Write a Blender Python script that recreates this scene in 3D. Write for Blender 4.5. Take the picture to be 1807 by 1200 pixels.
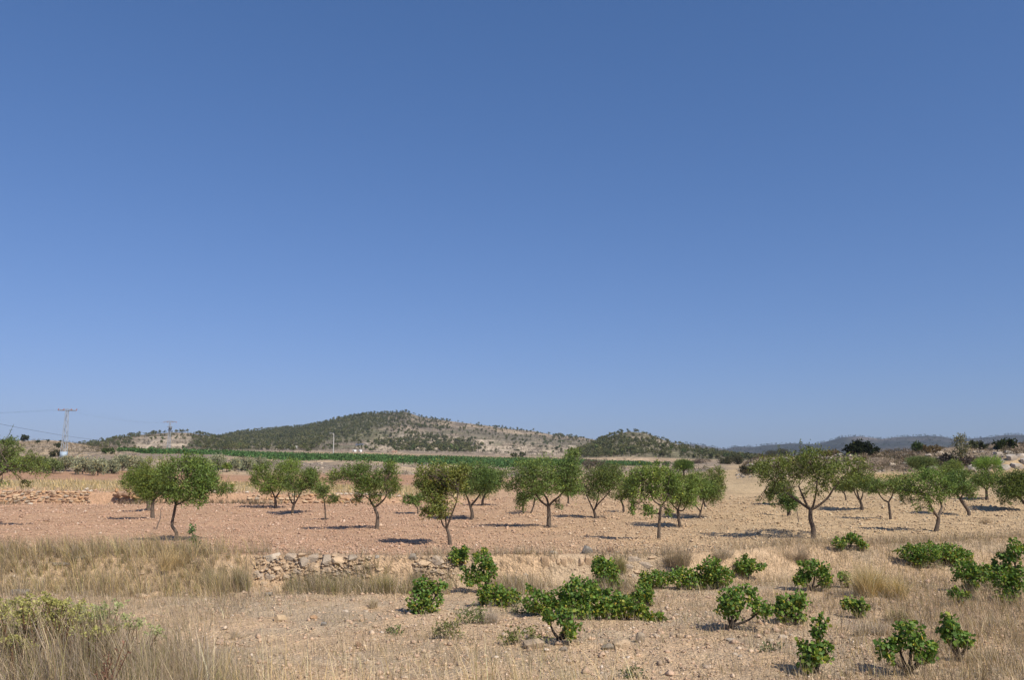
import bpy, bmesh, math, random
import numpy as np
from mathutils import Vector

rng = np.random.default_rng(7)
random.seed(7)
SC = bpy.context.scene
COL = SC.collection
for o in list(bpy.data.objects):
    bpy.data.objects.remove(o)

# ------------------------------------------------------------------ camera
W0, H0, FPX, EYE = 1807.0, 1200.0, 1531.0, 3.2
PITCH = math.atan(240.0 / FPX)
CT, ST = math.cos(PITCH), math.sin(PITCH)
cam = bpy.data.cameras.new("camera")
cam.sensor_width = 36.0
cam.lens = 36.0 * FPX / W0
cam.clip_start = 0.1
cam.clip_end = 30000
co = bpy.data.objects.new("camera", cam)
COL.objects.link(co)
co.location = (0, 0, EYE)
co.rotation_euler = (math.pi / 2 + PITCH, 0, 0)
SC.camera = co

# ------------------------------------------------------------------ sky, sun, exposure
SUN_EL = math.radians(45)
SUN_AZ = math.radians(140)          # clockwise from +Y (view direction): right and a little behind the camera
sd = Vector((math.sin(SUN_AZ) * math.cos(SUN_EL), math.cos(SUN_AZ) * math.cos(SUN_EL), math.sin(SUN_EL)))
wd = bpy.data.worlds.new("World")
SC.world = wd
wd.use_nodes = True
nt = wd.node_tree
nt.nodes.clear()
sky = nt.nodes.new("ShaderNodeTexSky")
sky.sky_type = 'NISHITA'
sky.sun_disc = False
sky.sun_elevation = SUN_EL
sky.sun_rotation = SUN_AZ
sky.altitude = 600
sky.air_density = 1.0
sky.dust_density = 1.6
sky.ozone_density = 1.0
bg = nt.nodes.new("ShaderNodeBackground")
bg.inputs[1].default_value = 0.08
wo = nt.nodes.new("ShaderNodeOutputWorld")
# colour response of the picture's deep blue sky: c * (0.08 * sky) ** g per channel, whole sky alike
sc0 = nt.nodes.new("ShaderNodeVectorMath"); sc0.operation = 'SCALE'; sc0.inputs[3].default_value = 0.08
pw0 = nt.nodes.new("ShaderNodeVectorMath"); pw0.operation = 'POWER'; pw0.inputs[1].default_value = (0.99, 0.81, 0.778)
tint = nt.nodes.new("ShaderNodeVectorMath"); tint.operation = 'MULTIPLY'
tint.inputs[1].default_value = (0.705 / 0.08, 0.705 / 0.08, 1.0525 / 0.08)
nt.links.new(sky.outputs[0], sc0.inputs[0])
nt.links.new(sc0.outputs[0], pw0.inputs[0])
nt.links.new(pw0.outputs[0], tint.inputs[0])
nt.links.new(tint.outputs[0], bg.inputs[0])
nt.links.new(bg.outputs[0], wo.inputs[0])
sl = bpy.data.lights.new("sun", 'SUN')
sl.energy = 5.0
sl.angle = math.radians(0.55)
sl.color = (1.0, 0.92, 0.79)
so = bpy.data.objects.new("sun", sl)
COL.objects.link(so)
so.rotation_euler = sd.to_track_quat('Z', 'Y').to_euler()
SC.view_settings.view_transform = 'Standard'
SC.view_settings.look = 'None'
SC.view_settings.exposure = 0.12
SC.view_settings.gamma = 1.0
SC.view_settings.use_curve_mapping = False
SC.cycles.max_bounces = 6
SC.cycles.transparent_max_bounces = 4
SC.cycles.volume_bounces = 0
SC.cycles.use_denoising = True

# ------------------------------------------------------------------ pixel rays
def ray(x, y):
    return np.array([x - W0 / 2, FPX * CT + (y - H0 / 2) * ST, FPX * ST - (y - H0 / 2) * CT])
def slope(y):
    d = ray(0, y)
    return d[2] / d[1]
def ux(x):
    return (x - W0 / 2) / (FPX / CT)
def at(x, y, Y):
    d = ray(x, y)
    return Vector((d[0] / d[1] * Y, Y, EYE + d[2] / d[1] * Y))

# ------------------------------------------------------------------ numpy helpers
def _h(ix, iy, s):
    n = (ix.astype(np.int64) * 374761393 + iy.astype(np.int64) * 668265263 + s * 1442695041) & 0x7fffffff
    n = ((n ^ (n >> 13)) * 1274126177) & 0x7fffffff
    n = (n ^ (n >> 16)) & 0x7fffffff
    return n / 0x7fffffff
def vn(x, y, s=0):
    x = np.asarray(x, float); y = np.asarray(y, float)
    ix = np.floor(x); iy = np.floor(y)
    fx = x - ix; fy = y - iy
    fx = fx * fx * (3 - 2 * fx); fy = fy * fy * (3 - 2 * fy)
    a = _h(ix, iy, s); b = _h(ix + 1, iy, s); c = _h(ix, iy + 1, s); d = _h(ix + 1, iy + 1, s)
    return (a * (1 - fx) + b * fx) * (1 - fy) + (c * (1 - fx) + d * fx) * fy
def fbm(x, y, s=0, o=4):
    r = 0; a = 0.5; t = 0
    for k in range(o):
        r = r + a * vn(x * 2 ** k + 17.3 * k, y * 2 ** k + 9.1 * k, s + k); t += a; a *= 0.5
    return r / t
def ss(a, b, x):
    t = np.clip((np.asarray(x, float) - a) / (b - a), 0, 1)
    return t * t * (3 - 2 * t)

# ------------------------------------------------------------------ mesh / object helpers
def mesh_np(name, V, F, col=None, mat=None, smooth=False):
    """V (n,3); F an (m,k) int array or a list of such; col (n,3) point colours."""
    me = bpy.data.meshes.new(name)
    V = np.asarray(V, np.float32)
    Fs = F if isinstance(F, list) else [F]
    Fs = [np.asarray(f, np.int32) for f in Fs if len(f)]
    loops = np.concatenate([f.ravel() for f in Fs])
    sizes = np.concatenate([np.full(len(f), f.shape[1], np.int32) for f in Fs])
    starts = np.concatenate([[0], np.cumsum(sizes)[:-1]]).astype(np.int32)
    me.vertices.add(len(V)); me.vertices.foreach_set("co", V.ravel())
    me.loops.add(len(loops)); me.loops.foreach_set("vertex_index", loops)
    me.polygons.add(len(sizes))
    me.polygons.foreach_set("loop_start", starts)
    me.polygons.foreach_set("loop_total", sizes)
    me.update(calc_edges=True)
    if smooth:
        me.polygons.foreach_set("use_smooth", np.ones(len(sizes), bool))
    if col is not None:
        at_ = me.attributes.new("col", 'FLOAT_COLOR', 'POINT')
        c4 = np.ones((len(V), 4), np.float32); c4[:, :3] = np.clip(col, 0.001, 0.95)
        at_.data.foreach_set("color", c4.ravel())
    if mat: me.materials.append(mat)
    return me
def link(name, me, parent=None, loc=None, rot=None, scale=None):
    o = bpy.data.objects.new(name, me)
    COL.objects.link(o)
    if parent: o.parent = parent
    if loc is not None: o.location = loc
    if rot is not None: o.rotation_euler = rot
    if scale is not None: o.scale = scale
    return o
def tag(o, label, cat, group=None, kind=None):
    if label: o["label"] = label
    if cat: o["category"] = cat
    if group: o["group"] = group
    if kind: o["kind"] = kind
    return o
def thing(name, loc, label, cat, group=None, rotz=0):
    o = bpy.data.objects.new(name, None)
    o.empty_display_size = 0.2
    COL.objects.link(o)
    o.location = loc; o.rotation_euler = (0, 0, rotz)
    return tag(o, label, cat, group)
class Acc:
    """collects numpy geometry for one mesh"""
    def __init__(s): s.V = []; s.F3 = []; s.F4 = []; s.C = []; s.n = 0
    def add(s, V, F, col):
        V = np.asarray(V, float); F = np.asarray(F, int)
        c = np.asarray(col, float)
        if c.ndim == 1: c = np.tile(c, (len(V), 1))
        (s.F3 if F.shape[1] == 3 else s.F4).append(F + s.n)
        s.V.append(V); s.C.append(c); s.n += len(V)
    def mesh(s, name, mat, smooth=False):
        F = []
        if s.F3: F.append(np.concatenate(s.F3))
        if s.F4: F.append(np.concatenate(s.F4))
        return mesh_np(name, np.concatenate(s.V), F, np.concatenate(s.C), mat, smooth)
def tube(acc, pts, rad, col, n=6, smooth_n=0):
    P = np.asarray(pts, float); R = np.asarray(rad, float)
    if smooth_n:
        t = np.linspace(0, len(P) - 1, (len(P) - 1) * smooth_n + 1)
        Q = []
        for tt in t:
            i = min(int(tt), len(P) - 2); f = tt - i
            p0 = P[max(i - 1, 0)]; p1 = P[i]; p2 = P[i + 1]; p3 = P[min(i + 2, len(P) - 1)]
            Q.append(0.5 * (2 * p1 + (p2 - p0) * f + (2 * p0 - 5 * p1 + 4 * p2 - p3) * f * f + (3 * p1 - p0 - 3 * p2 + p3) * f ** 3))
        R = np.interp(t, np.arange(len(P)), R); P = np.array(Q)
    T = np.gradient(P, axis=0); T /= np.linalg.norm(T, axis=1)[:, None] + 1e-9
    ref = np.array([0.13, 0.97, 0.2])
    V = []
    for p, tt, r in zip(P, T, R):
        a = np.cross(tt, ref); a /= np.linalg.norm(a) + 1e-9
        b = np.cross(tt, a)
        th = np.arange(n) * 2 * math.pi / n
        V.append(p + r * (np.cos(th)[:, None] * a + np.sin(th)[:, None] * b))
    V = np.concatenate(V)
    m = len(P); F = []
    for i in range(m - 1):
        for k in range(n):
            F.append((i * n + k, i * n + (k + 1) % n, (i + 1) * n + (k + 1) % n, (i + 1) * n + k))
    acc.add(V, F, col)
def boxgeo(acc, c, s, col):
    c = np.asarray(c, float); s = np.asarray(s, float) / 2
    V = np.array([[x, y, z] for x in (-1, 1) for y in (-1, 1) for z in (-1, 1)]) * s + c
    F = [(0, 1, 3, 2), (4, 6, 7, 5), (0, 4, 5, 1), (2, 3, 7, 6), (0, 2, 6, 4), (1, 5, 7, 3)]
    acc.add(V, F, col)
def frames(d, n):
    """two unit vectors perpendicular to the unit rows of d, spun at random"""
    r = rng.normal(size=(n, 3))
    a = np.cross(d, r); a /= np.linalg.norm(a, axis=1)[:, None] + 1e-9
    return a, np.cross(d, a)
def unit(v):
    return v / (np.linalg.norm(v, axis=-1, keepdims=True) + 1e-9)
def leaves(acc, P, D, L, Wd, col, fold=0.25):
    """one folded rhombic leaf (2 tris) per row"""
    n = len(P)
    a, b = frames(D, n)
    L = np.broadcast_to(L, n)[:, None]; Wd = np.broadcast_to(Wd, n)[:, None]
    mid = P + D * L * 0.45
    v0 = P; v2 = P + D * L + b * L * 0.1
    v1 = mid + a * Wd / 2 + b * Wd * fold; v3 = mid - a * Wd / 2 + b * Wd * fold
    V = np.stack([v0, v1, v2, v3], 1).reshape(-1, 3)
    i = np.arange(n)[:, None] * 4
    F = np.concatenate([i + [0, 1, 2], i + [0, 2, 3]])
    acc.add(V, F, np.repeat(col, 4, axis=0))
def blades(acc, P, H, lean, az, Wd, col):
    """curved grass blades (quad + tip triangle); lean is the angle from upright in radians"""
    n = len(P)
    d = np.stack([np.cos(az), np.sin(az), np.zeros(n)], 1)
    fa = rng.uniform(0, 2 * math.pi, n)
    s = np.stack([np.cos(fa), np.sin(fa), np.zeros(n)], 1)
    up = np.array([0, 0, 1.0])
    H = H[:, None]; Wd = Wd[:, None]; a1 = (lean * .7)[:, None]; a2 = np.minimum(lean * 1.45, 2.0)[:, None]
    m = P + (up * np.cos(a1) + d * np.sin(a1)) * H * .55
    t = m + (up * np.cos(a2) + d * np.sin(a2)) * H * .45
    V = np.stack([P - s * Wd / 2, P + s * Wd / 2, m + s * Wd * 0.42, m - s * Wd * 0.42, t], 1).reshape(-1, 3)
    i = np.arange(n)[:, None] * 5
    acc.F4.append(i + [0, 1, 2, 3] + acc.n); acc.F3.append(i + [3, 2, 4] + acc.n)
    acc.V.append(V); acc.C.append(np.repeat(col, 5, axis=0)); acc.n += len(V)

# ------------------------------------------------------------------ materials
def new_mat(name):
    m = bpy.data.materials.new(name); m.use_nodes = True
    m.node_tree.nodes.clear()
    return m, m.node_tree.nodes, m.node_tree.links
def vmat(name, rough=0.9, noise=None, bump=None, spec=0.2, transl=0.0, sat=None):
    m, N, L = new_mat(name)
    out = N.new("ShaderNodeOutputMaterial")
    b = N.new("ShaderNodeBsdfPrincipled")
    b.inputs["Roughness"].default_value = rough
    b.inputs["Specular IOR Level"].default_value = spec
    a = N.new("ShaderNodeAttribute"); a.attribute_name = "col"
    csock = a.outputs["Color"]
    tc = N.new("ShaderNodeTexCoord")
    if noise:
        for sc, lo, hi in noise:
            nz = N.new("ShaderNodeTexNoise"); nz.inputs["Scale"].default_value = sc
            nz.inputs["Detail"].default_value = 5; nz.inputs["Roughness"].default_value = 0.65
            L.new(tc.outputs["Object"], nz.inputs["Vector"])
            mr = N.new("ShaderNodeMapRange")
            mr.inputs["From Min"].default_value = 0.3; mr.inputs["From Max"].default_value = 0.7
            mr.inputs["To Min"].default_value = lo; mr.inputs["To Max"].default_value = hi
            L.new(nz.outputs["Fac"], mr.inputs["Value"])
            mx = N.new("ShaderNodeVectorMath"); mx.operation = 'MULTIPLY'
            L.new(csock, mx.inputs[0]); L.new(mr.outputs[0], mx.inputs[1])
            csock = mx.outputs[0]
    L.new(csock, b.inputs["Base Color"])
    if bump:
        sc, st, ds = bump
        nz = N.new("ShaderNodeTexNoise"); nz.inputs["Scale"].default_value = sc; nz.inputs["Detail"].default_value = 6
        L.new(tc.outputs["Object"], nz.inputs["Vector"])
        bp = N.new("ShaderNodeBump"); bp.inputs["Strength"].default_value = st; bp.inputs["Distance"].default_value = ds
        L.new(nz.outputs["Fac"], bp.inputs["Height"]); L.new(bp.outputs[0], b.inputs["Normal"])
    if transl:
        tr = N.new("ShaderNodeBsdfTranslucent")
        g = N.new("ShaderNodeVectorMath"); g.operation = 'MULTIPLY'
        g.inputs[1].default_value = (1.15, 1.25, 0.6)
        L.new(csock, g.inputs[0]); L.new(g.outputs[0], tr.inputs["Color"])
        ms = N.new("ShaderNodeMixShader"); ms.inputs[0].default_value = transl
        L.new(b.outputs[0], ms.inputs[1]); L.new(tr.outputs[0], ms.inputs[2])
        L.new(ms.outputs[0], out.inputs["Surface"])
    else:
        L.new(b.outputs[0], out.inputs["Surface"])
    return m
M_GROUND = vmat("dry_stony_soil", 0.95, [(0.35, 0.86, 1.12), (3.5, 0.78, 1.18), (22, 0.66, 1.2)], (14, 1.0, 0.10), 0.1)
M_HILL = vmat("scrubby_hillside", 0.95, [(0.012, 0.82, 1.18), (0.07, 0.6, 1.3), (0.3, 0.5, 1.4)], None, 0.05)
M_ALMOND = vmat("almond_leaf", 0.55, None, None, 0.3, 0.12)
M_VINE = vmat("vine_leaf", 0.55, [(14, 0.85, 1.15)], None, 0.25, 0.3)
M_PINE = vmat("pine_needles", 0.8, None, None, 0.1, 0.1)
M_GRASS = vmat("dry_grass", 0.8, None, None, 0.1, 0.2)
M_BARK = vmat("bark", 0.95, [(9, 0.7, 1.3), (40, 0.7, 1.3)], (30, 0.8, 0.02), 0.1)
M_STONE = vmat("limestone", 0.9, [(3, 0.82, 1.15), (16, 0.78, 1.15)], (14, 0.7, 0.03), 0.15)
M_STEEL = vmat("galvanised_steel", 0.6, [(2, 0.85, 1.1)], None, 0.4)
M_PAINT = vmat("weathered_plaster", 0.85, [(0.6, 0.85, 1.08)], None, 0.2)

# ------------------------------------------------------------------ terrain height
# columns of the terrain: picture column -> (distance, picture row) along it
TAB = {
 -500: [(45, .86, 1), (65.1, 890), (65.5, 867), (90, 851), (110, 845), (135, 838), (150, 835), (185, 824), (235, 808), (260, 802), (330, 791), (420, 784), (520, 779), (640, 792), (900, 800)],
 0:   [(45, .86, 1), (65.1, 890), (65.5, 867), (90, 851), (110, 845), (135, 838), (150, 835), (185, 824), (235, 808), (260, 802), (330, 791), (420, 784), (520, 778), (600, 786), (900, 800)],
 80:  [(45, .86, 1), (65.1, 890), (65.5, 868), (90, 851), (110, 845), (135, 838), (150, 835), (185, 822), (228, 808), (245, 800), (330, 789), (420, 783), (520, 777), (600, 786), (900, 796)],
 190: [(45, .86, 1), (65.1, 890), (65.5, 869), (90, 852), (110, 845), (135, 838), (150, 835), (180, 824), (205, 812), (215, 800), (260, 798), (420, 793), (520, 790), (600, 790), (900, 790)],
 300: [(45, .86, 1), (65.1, 890), (65.5, 870), (90, 854), (110, 846), (135, 839), (150, 836), (180, 826), (220, 812), (250, 803), (360, 800), (400, 797), (600, 793), (900, 792)],
 600: [(45, .86, 1), (65.1, 889), (65.5, 874), (90, 860), (120, 850), (140, 843), (160, 833), (200, 823), (225, 816), (400, 805), (450, 800), (700, 797), (900, 795)],
 760: [(45, .86, 1), (65.1, 887), (65.5, 879), (90, 864), (120, 852), (140, 845), (170, 834), (200, 827), (215, 823), (400, 809), (450, 804), (700, 800), (900, 798)],
 900: [(45, .86, 1), (65, 887), (90, 868), (120, 853), (150, 844), (200, 831), (205, 828), (420, 812), (500, 808), (700, 803), (900, 800)],
 1150:[(45, .86, 1), (65, 887), (90, 869), (120, 851), (150, 840), (200, 830), (300, 825), (400, 819), (500, 814), (700, 809), (900, 806)],
 1300:[(45, .86, 1), (65, 885), (80, 872), (105, 856), (130, 840), (150, 832), (200, 827), (300, 821), (500, 814), (800, 808), (900, 807)],
 1345:[(45, .86, 1), (65, 885), (80, 872), (105, 855), (120, 845), (132, 830), (142, 812), (155, 807), (200, 815), (500, 815), (800, 808), (900, 807)],
 1460:[(45, .86, 1), (65, 885), (80, 871), (100, 855), (115, 843), (125, 828), (135, 812), (145, 803), (165, 801), (220, 812), (500, 815), (800, 808), (900, 807)],
 1560:[(45, .86, 1), (65, 884), (80, 870), (100, 852), (112, 843), (120, 836), (128, 822), (136, 812), (150, 797), (165, 796), (220, 808), (500, 815), (900, 807)],
 1680:[(45, .86, 1), (65, 884), (80, 869), (98, 852), (110, 842), (118, 838), (119.5, 824), (132, 812), (150, 789), (165, 787), (220, 800), (500, 812), (900, 805)],
 1807:[(45, .86, 1), (65, 883), (80, 868), (98, 851), (110, 841), (116, 837), (118, 812), (132, 800), (150, 785), (165, 782), (220, 795), (500, 810), (900, 804)],
 2400:[(45, .86, 1), (65, 883), (80, 868), (98, 851), (110, 841), (116, 837), (118, 812), (132, 800), (150, 783), (165, 780), (220, 790), (500, 808), (900, 802)],
}
_YG = np.concatenate([np.arange(45, 64.9, 0.5), np.arange(64.9, 65.8, .05), np.arange(66, 240, 0.5), np.arange(240, 905, 4.0)])
_US = np.array([ux(x) for x in TAB])
_ZT = []
for x, rows in TAB.items():
    yy = [r[0] for r in rows]
    zz = [r[1] if len(r) == 3 else EYE + slope(r[1]) * r[0] for r in rows]
    _ZT.append(np.interp(_YG, yy, zz))
_ZT = np.array(_ZT)
def edge_y(X):
    """distance of the terrace edge between vineyard and orchard"""
    X = np.asarray(X, float)
    return 26.4 + 0.35 * np.sin(X * 0.45) + 4.6 * ss(4.5, 11, X) + 2.2 * ss(13, 20, X)
def ground_z(X, Y, detail=True):
    X = np.asarray(X, float); Y = np.asarray(Y, float)
    X, Y = np.broadcast_arrays(X, Y)
    u = X / np.maximum(Y, 1.0)
    # far table
    Yc = np.clip(Y, 45, 900)
    uc = np.clip(u, _US[0], _US[-1])
    ci = np.clip(np.searchsorted(_US, uc) - 1, 0, len(_US) - 2)
    cf = (uc - _US[ci]) / (_US[ci + 1] - _US[ci])
    cf = cf * cf * (3 - 2 * cf)
    ri = np.clip(np.searchsorted(_YG, Yc) - 1, 0, len(_YG) - 2)
    rf = (Yc - _YG[ri]) / (_YG[ri + 1] - _YG[ri])
    za = _ZT[ci, ri] * (1 - rf) + _ZT[ci, ri + 1] * rf
    zb = _ZT[ci + 1, ri] * (1 - rf) + _ZT[ci + 1, ri + 1] * rf
    z = za * (1 - cf) + zb * cf
    # near: vineyard floor, terrace step, road bank
    e = edge_y(X)
    wdt = 0.35 + 2.6 * ss(5, 12, X) + 1.7 * ss(-7.6, -9.4, X)
    step = 0.86 * ss(e - wdt, e + 0.25, Y)
    A = 0.42 + 0.62 * ss(-1.2, -4.2, X)
    bank = A * ss(14.2, 9.3, Y)
    bank = bank + (1.6 - bank) * ss(6.5, 3.0, Y)
    zn = step + bank
    k = ss(43, 46, Y)
    z = zn * (1 - k) + z * k
    if detail:
        near = ss(60, 25, Y)
        calm = (1 - .85 * np.exp(-((Y - 65.4) / 1.3) ** 2) * ss(ux(900), ux(800), u)) * (1 - .7 * np.exp(-((Y - e) / .8) ** 2))
        z = z + (fbm(X * 0.35, Y * 0.35, 3) - 0.5) * 0.22 * np.clip(Y / 30, 0.5, 2.0) * calm
        z = z + (fbm(X * 2.2, Y * 2.2, 11) - 0.5) * (0.10 + 0.05 * near) * calm
        z = z + (fbm(X * 0.06, Y * 0.06, 5) - 0.5) * 1.6 * ss(80, 160, Y) * ss(400, 250, Y)
        # rocky banks
        rb = ss(112, 122, Y) * ss(230, 190, Y) * ss(ux(1310), ux(1345), u)
        lb = ss(150, 175, Y) * ss(250, 225, Y) * ss(ux(1200), ux(1000), u)
        z = z + (fbm(X * 0.25, Y * 0.25, 21) - 0.5) * 1.6 * (rb + 0.8 * lb) - .75 * rb * ss(128, 145, Y)
        z = z + (np.abs(fbm(X * 0.9, Y * 0.9, 25) - 0.5)) * 0.8 * (rb + 0.4 * lb)
        # ploughed ripples in the right-hand orchard
        pl = ss(-2, 8, X) * ss(e + 2, e + 5, Y) * ss(112, 100, Y)
        z = z + 0.065 * pl * np.sin((X * 0.55 + Y * 0.83) * 2.4 + 2 * vn(X * 0.4, Y * 0.4, 8))
    return z
def hit(x, y, ymin=9.0, ymax=880.0):
    """where the sight line of a picture point meets the ground"""
    d = ray(x, y)
    Ys = np.exp(np.linspace(math.log(ymin), math.log(ymax), 5000))
    z = EYE + d[2] / d[1] * Ys
    g = ground_z(d[0] / d[1] * Ys, Ys, False)
    k = np.argmax(z <= g)
    if z[k] > g[k]: k = len(Ys) - 1
    Y = Ys[k]; X = d[0] / d[1] * Y
    return Vector((X, Y, float(ground_z(X, Y)) - 0.02))
def gp(X, Y, sink=0.02):
    return Vector((X, Y, float(ground_z(X, Y)) - sink))

def ground_colour(X, Y):
    u = X / np.maximum(Y, 1.0)
    xp = u * FPX / CT + W0 / 2
    def mix(a, b, k): return a * (1 - k[..., None]) + np.asarray(b) * k[..., None]
    c = np.zeros(X.shape + (3,)) + np.array([0.50, 0.355, 0.225])
    c = mix(c, [0.44, 0.34, 0.235], ss(0.45, 0.62, fbm(X * 0.5, Y * 0.5, 31)) * 0.8)
    e = edge_y(X)
    ko = ss(e - 0.5, e + 1.5, Y)
    oc = mix(np.zeros(X.shape + (3,)) + np.array([0.47, 0.298, 0.188]), [0.475, 0.340, 0.200], ss(620, 1450, xp))
    oc = mix(oc, [0.47, 0.35, 0.21], ss(60, 100, Y) * ss(900, 1200, xp))
    oc = oc * (0.9 + 0.2 * fbm(X * 0.25, Y * 0.8, 33))[..., None]
    c = mix(c, 0, ko * 0) * (1 - ko[..., None]) + oc * ko[..., None]
    kl = ss(66, 68, Y) * ss(900, 800, xp)
    gold = mix(np.zeros(X.shape + (3,)) + np.array([0.40, 0.30, 0.165]), [0.43, 0.26, 0.16], ss(98, 106, Y))
    c = c * (1 - kl[..., None]) + gold * kl[..., None]
    n1 = fbm(X * 0.06, Y * 0.06, 41); n2 = fbm(X * 0.18, Y * 0.10, 43)
    bank = np.zeros(X.shape + (3,)) + np.array([0.36, 0.28, 0.195])
    bank = mix(bank, [0.50, 0.38, 0.245], ss(0.52, 0.62, n2))
    bank = mix(bank, [0.26, 0.21, 0.16], ss(0.52, 0.64, n1))
    kb = ss(148, 165, Y) * ss(1330, 1250, xp)
    c = c * (1 - kb[..., None]) + bank * kb[..., None]
    plain = np.zeros(X.shape + (3,)) + np.array([0.33, 0.255, 0.18])
    plain = mix(plain, [0.25, 0.20, 0.15], ss(0.5, 0.6, fbm(X * 0.02, Y * 0.04, 47)))
    plain = mix(plain, [0.47, 0.34, 0.19], ss(0.55, 0.62, fbm(X * 0.012, Y * 0.03, 49)))
    kp = ss(330, 420, Y)
    c = c * (1 - kp[..., None]) + plain * kp[..., None]
    kr = ss(117, 121, Y) * ss(330, 250, Y) * ss(1325, 1350, xp)
    rock = np.zeros(X.shape + (3,)) + np.array([0.22, 0.168, 0.118])
    rock = mix(rock, [0.38, 0.30, 0.21], ss(0.5, 0.6, fbm(X * 0.3, Y * 0.2, 51)))
    c = c * (1 - kr[..., None]) + rock * kr[..., None]
    ky = ss(103, 109, Y) * ss(117, 114.5, Y) * ss(1480, 1560, xp)
    c = mix(c, [0.44, 0.30, 0.145], ky * .85)
    return c

# ------------------------------------------------------------------ ground sheet
def build_ground():
    APEX = 15.0
    uin = np.linspace(-0.80, 0.80, 460)
    uo = np.array([1.0, 1.4, 2.2, 4.0, 9.0])
    uu = np.concatenate([-uo[::-1], uin, uo])
    rows = [-13.0, -8.0, -3.0, 0.0, 3.0, 6.0]
    y = 8.0
    while y < 245: rows.append(y); y += max(0.085, 0.0072 * y)
    while y < 9000: rows.append(y); y *= 1.035
    rows = np.array(rows)
    # extra rows at the far wall
    rows = np.unique(np.concatenate([rows, np.arange(64.7, 66.0, 0.08), np.arange(25.5, 27.0, 0.06)]))
    U, Y = np.meshgrid(uu, rows)
    X = np.clip(U * (Y + APEX), -5500, 5500)
    Z = ground_z(X, Y)
    C = ground_colour(X, Y) * (1 + np.array([.11, .125, .12]) * ss(120, 90, Y)[..., None])
    n, m = U.shape
    V = np.stack([X, Y, Z], -1).reshape(-1, 3)
    i = np.arange((n - 1) * m).reshape(n - 1, m)[:, :-1].ravel()
    F = np.stack([i, i + 1, i + m + 1, i + m], 1)
    o = link("ground", mesh_np("ground", V, F, C.reshape(-1, 3), M_GROUND, True))
    tag(o, "dry stony tan and reddish farmland soil running back to the hills", "ground", kind="structure")
build_ground()

# ------------------------------------------------------------------ hills
HILLS = {}
def hill(name, label, sky_pts, base_pts, Yb, Yr, x0, x1, nx, ntt, terr, colfun, pw=0.95, rough=3.0, seed=0):
    sx = np.array([p[0] for p in sky_pts]); sy = np.array([p[1] for p in sky_pts], float)
    bx = np.array([p[0] for p in base_pts]); by = np.array([p[1] for p in base_pts], float)
    sl_s = np.array([slope(v) for v in sy]); sl_b = np.array([slope(v) for v in by])
    def surf(x, t, full=False):
        x = np.asarray(x, float); t = np.asarray(t, float)
        Y = Yb + (Yr - Yb) * t
        tt = np.clip(t, 0, 1)
        s = tt ** pw
        a = np.interp(x, bx, sl_b); b = np.interp(x, sx, sl_s)
        k = a + (b - a) * s
        z = EYE + k * Y
        zr = EYE + b * Yr
        back = np.clip(t - 1, 0, 1)
        z = np.where(t > 1, zr - (zr + 25) * back ** 1.3, z)
        X = ux(x) * Y
        amp = rough * np.clip(np.minimum(t * 5, np.abs(1 - t) * 3 + 0.25), 0, 1) * np.clip((b - a) * 60, 0.1, 1)
        z = z + (fbm(X * 0.008, Y * 0.008, seed) - 0.5) * amp * 3 + (fbm(X * 0.05, Y * 0.05, seed + 5) - 0.5) * amp
        mask = np.zeros(np.shape(z))
        if terr:
            q = 5.6
            zz = z / q; fl = np.floor(zz); fr = zz - fl
            zs = (fl + .15 * fr + .85 * ss(0.74, 1.0, fr)) * q
            w = terr(x, tt) * ss(1.0, 0.9, t)
            z = z * (1 - w) + zs * w
            mask = ss(.68, .78, fr) * w * ss(.32, .5, fbm(X * .02, Y * .004, seed + 9))
        z = z - 14 * ss(0.03, 0.0, t)
        return (X, Y, z, mask) if full else (X, Y, z)
    xs = np.linspace(x0, x1, nx)
    ts = np.concatenate([np.linspace(0, 1, ntt), np.linspace(1.02, 1.9, 14)])
    XX, TT = np.meshgrid(xs, ts)
    X, Y, Z, MK = surf(XX, TT, True)
    C = colfun(XX, np.clip(TT, 0, 1), X, Y)
    C = C * (1 - MK[..., None]) + np.array([.37, .305, .23]) * MK[..., None]
    n, m = XX.shape
    V = np.stack([X, Y, Z], -1).reshape(-1, 3)
    i = np.arange((n - 1) * m).reshape(n - 1, m)[:, :-1].ravel()
    F = np.stack([i, i + 1, i + m + 1, i + m], 1)
    o = link("hill", mesh_np(name, V, F, C.reshape(-1, 3), M_HILL, True))
    tag(o, label, "hill", kind="structure")
    HILLS[name] = surf
def cmix(shape, *layers):
    c = np.zeros(shape + (3,))
    for k, col in layers:
        k = np.broadcast_to(k, shape)[..., None]
        c = c * (1 - k) + np.asarray(col) * k
    return c
def col_main(x, t, X, Y):
    n = fbm(X * 0.02, Y * 0.02, 61); n2 = fbm(X * 0.05, Y * 0.05, 63)
    return cmix(x.shape, (1, (0.20, 0.165, 0.122)), (ss(0.45, 0.6, n), (0.255, 0.205, 0.15)),
                (ss(0.52, 0.62, n2) * 0.8, (0.13, 0.125, 0.075)),
                (ss(700, 640, x) * ss(0.2, 0.45, t) * 0.8, (0.125, 0.125, 0.065)),
                (ss(740, 800, x) * ss(0.78, 0.9, t) * ss(0.4, 0.55, n2), (0.37, 0.29, 0.20)),
                (ss(790, 830, x) * ss(0.45, 0.55, t) * ss(0.86, 0.75, t) * 0.7, (0.19, 0.165, 0.115)),
                (ss(0.12, 0.02, t), (0.26, 0.205, 0.15)))
def col_left(x, t, X, Y):
    n = fbm(X * 0.03, Y * 0.03, 71)
    return cmix(x.shape, (1, (0.235, 0.185, 0.13)), (ss(0.45, 0.6, n), (0.15, 0.135, 0.085)),
                (ss(330, 370, x) * 0.7, (0.13, 0.125, 0.07)), (ss(0.15, 0.03, t), (0.25, 0.20, 0.14)))
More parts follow.
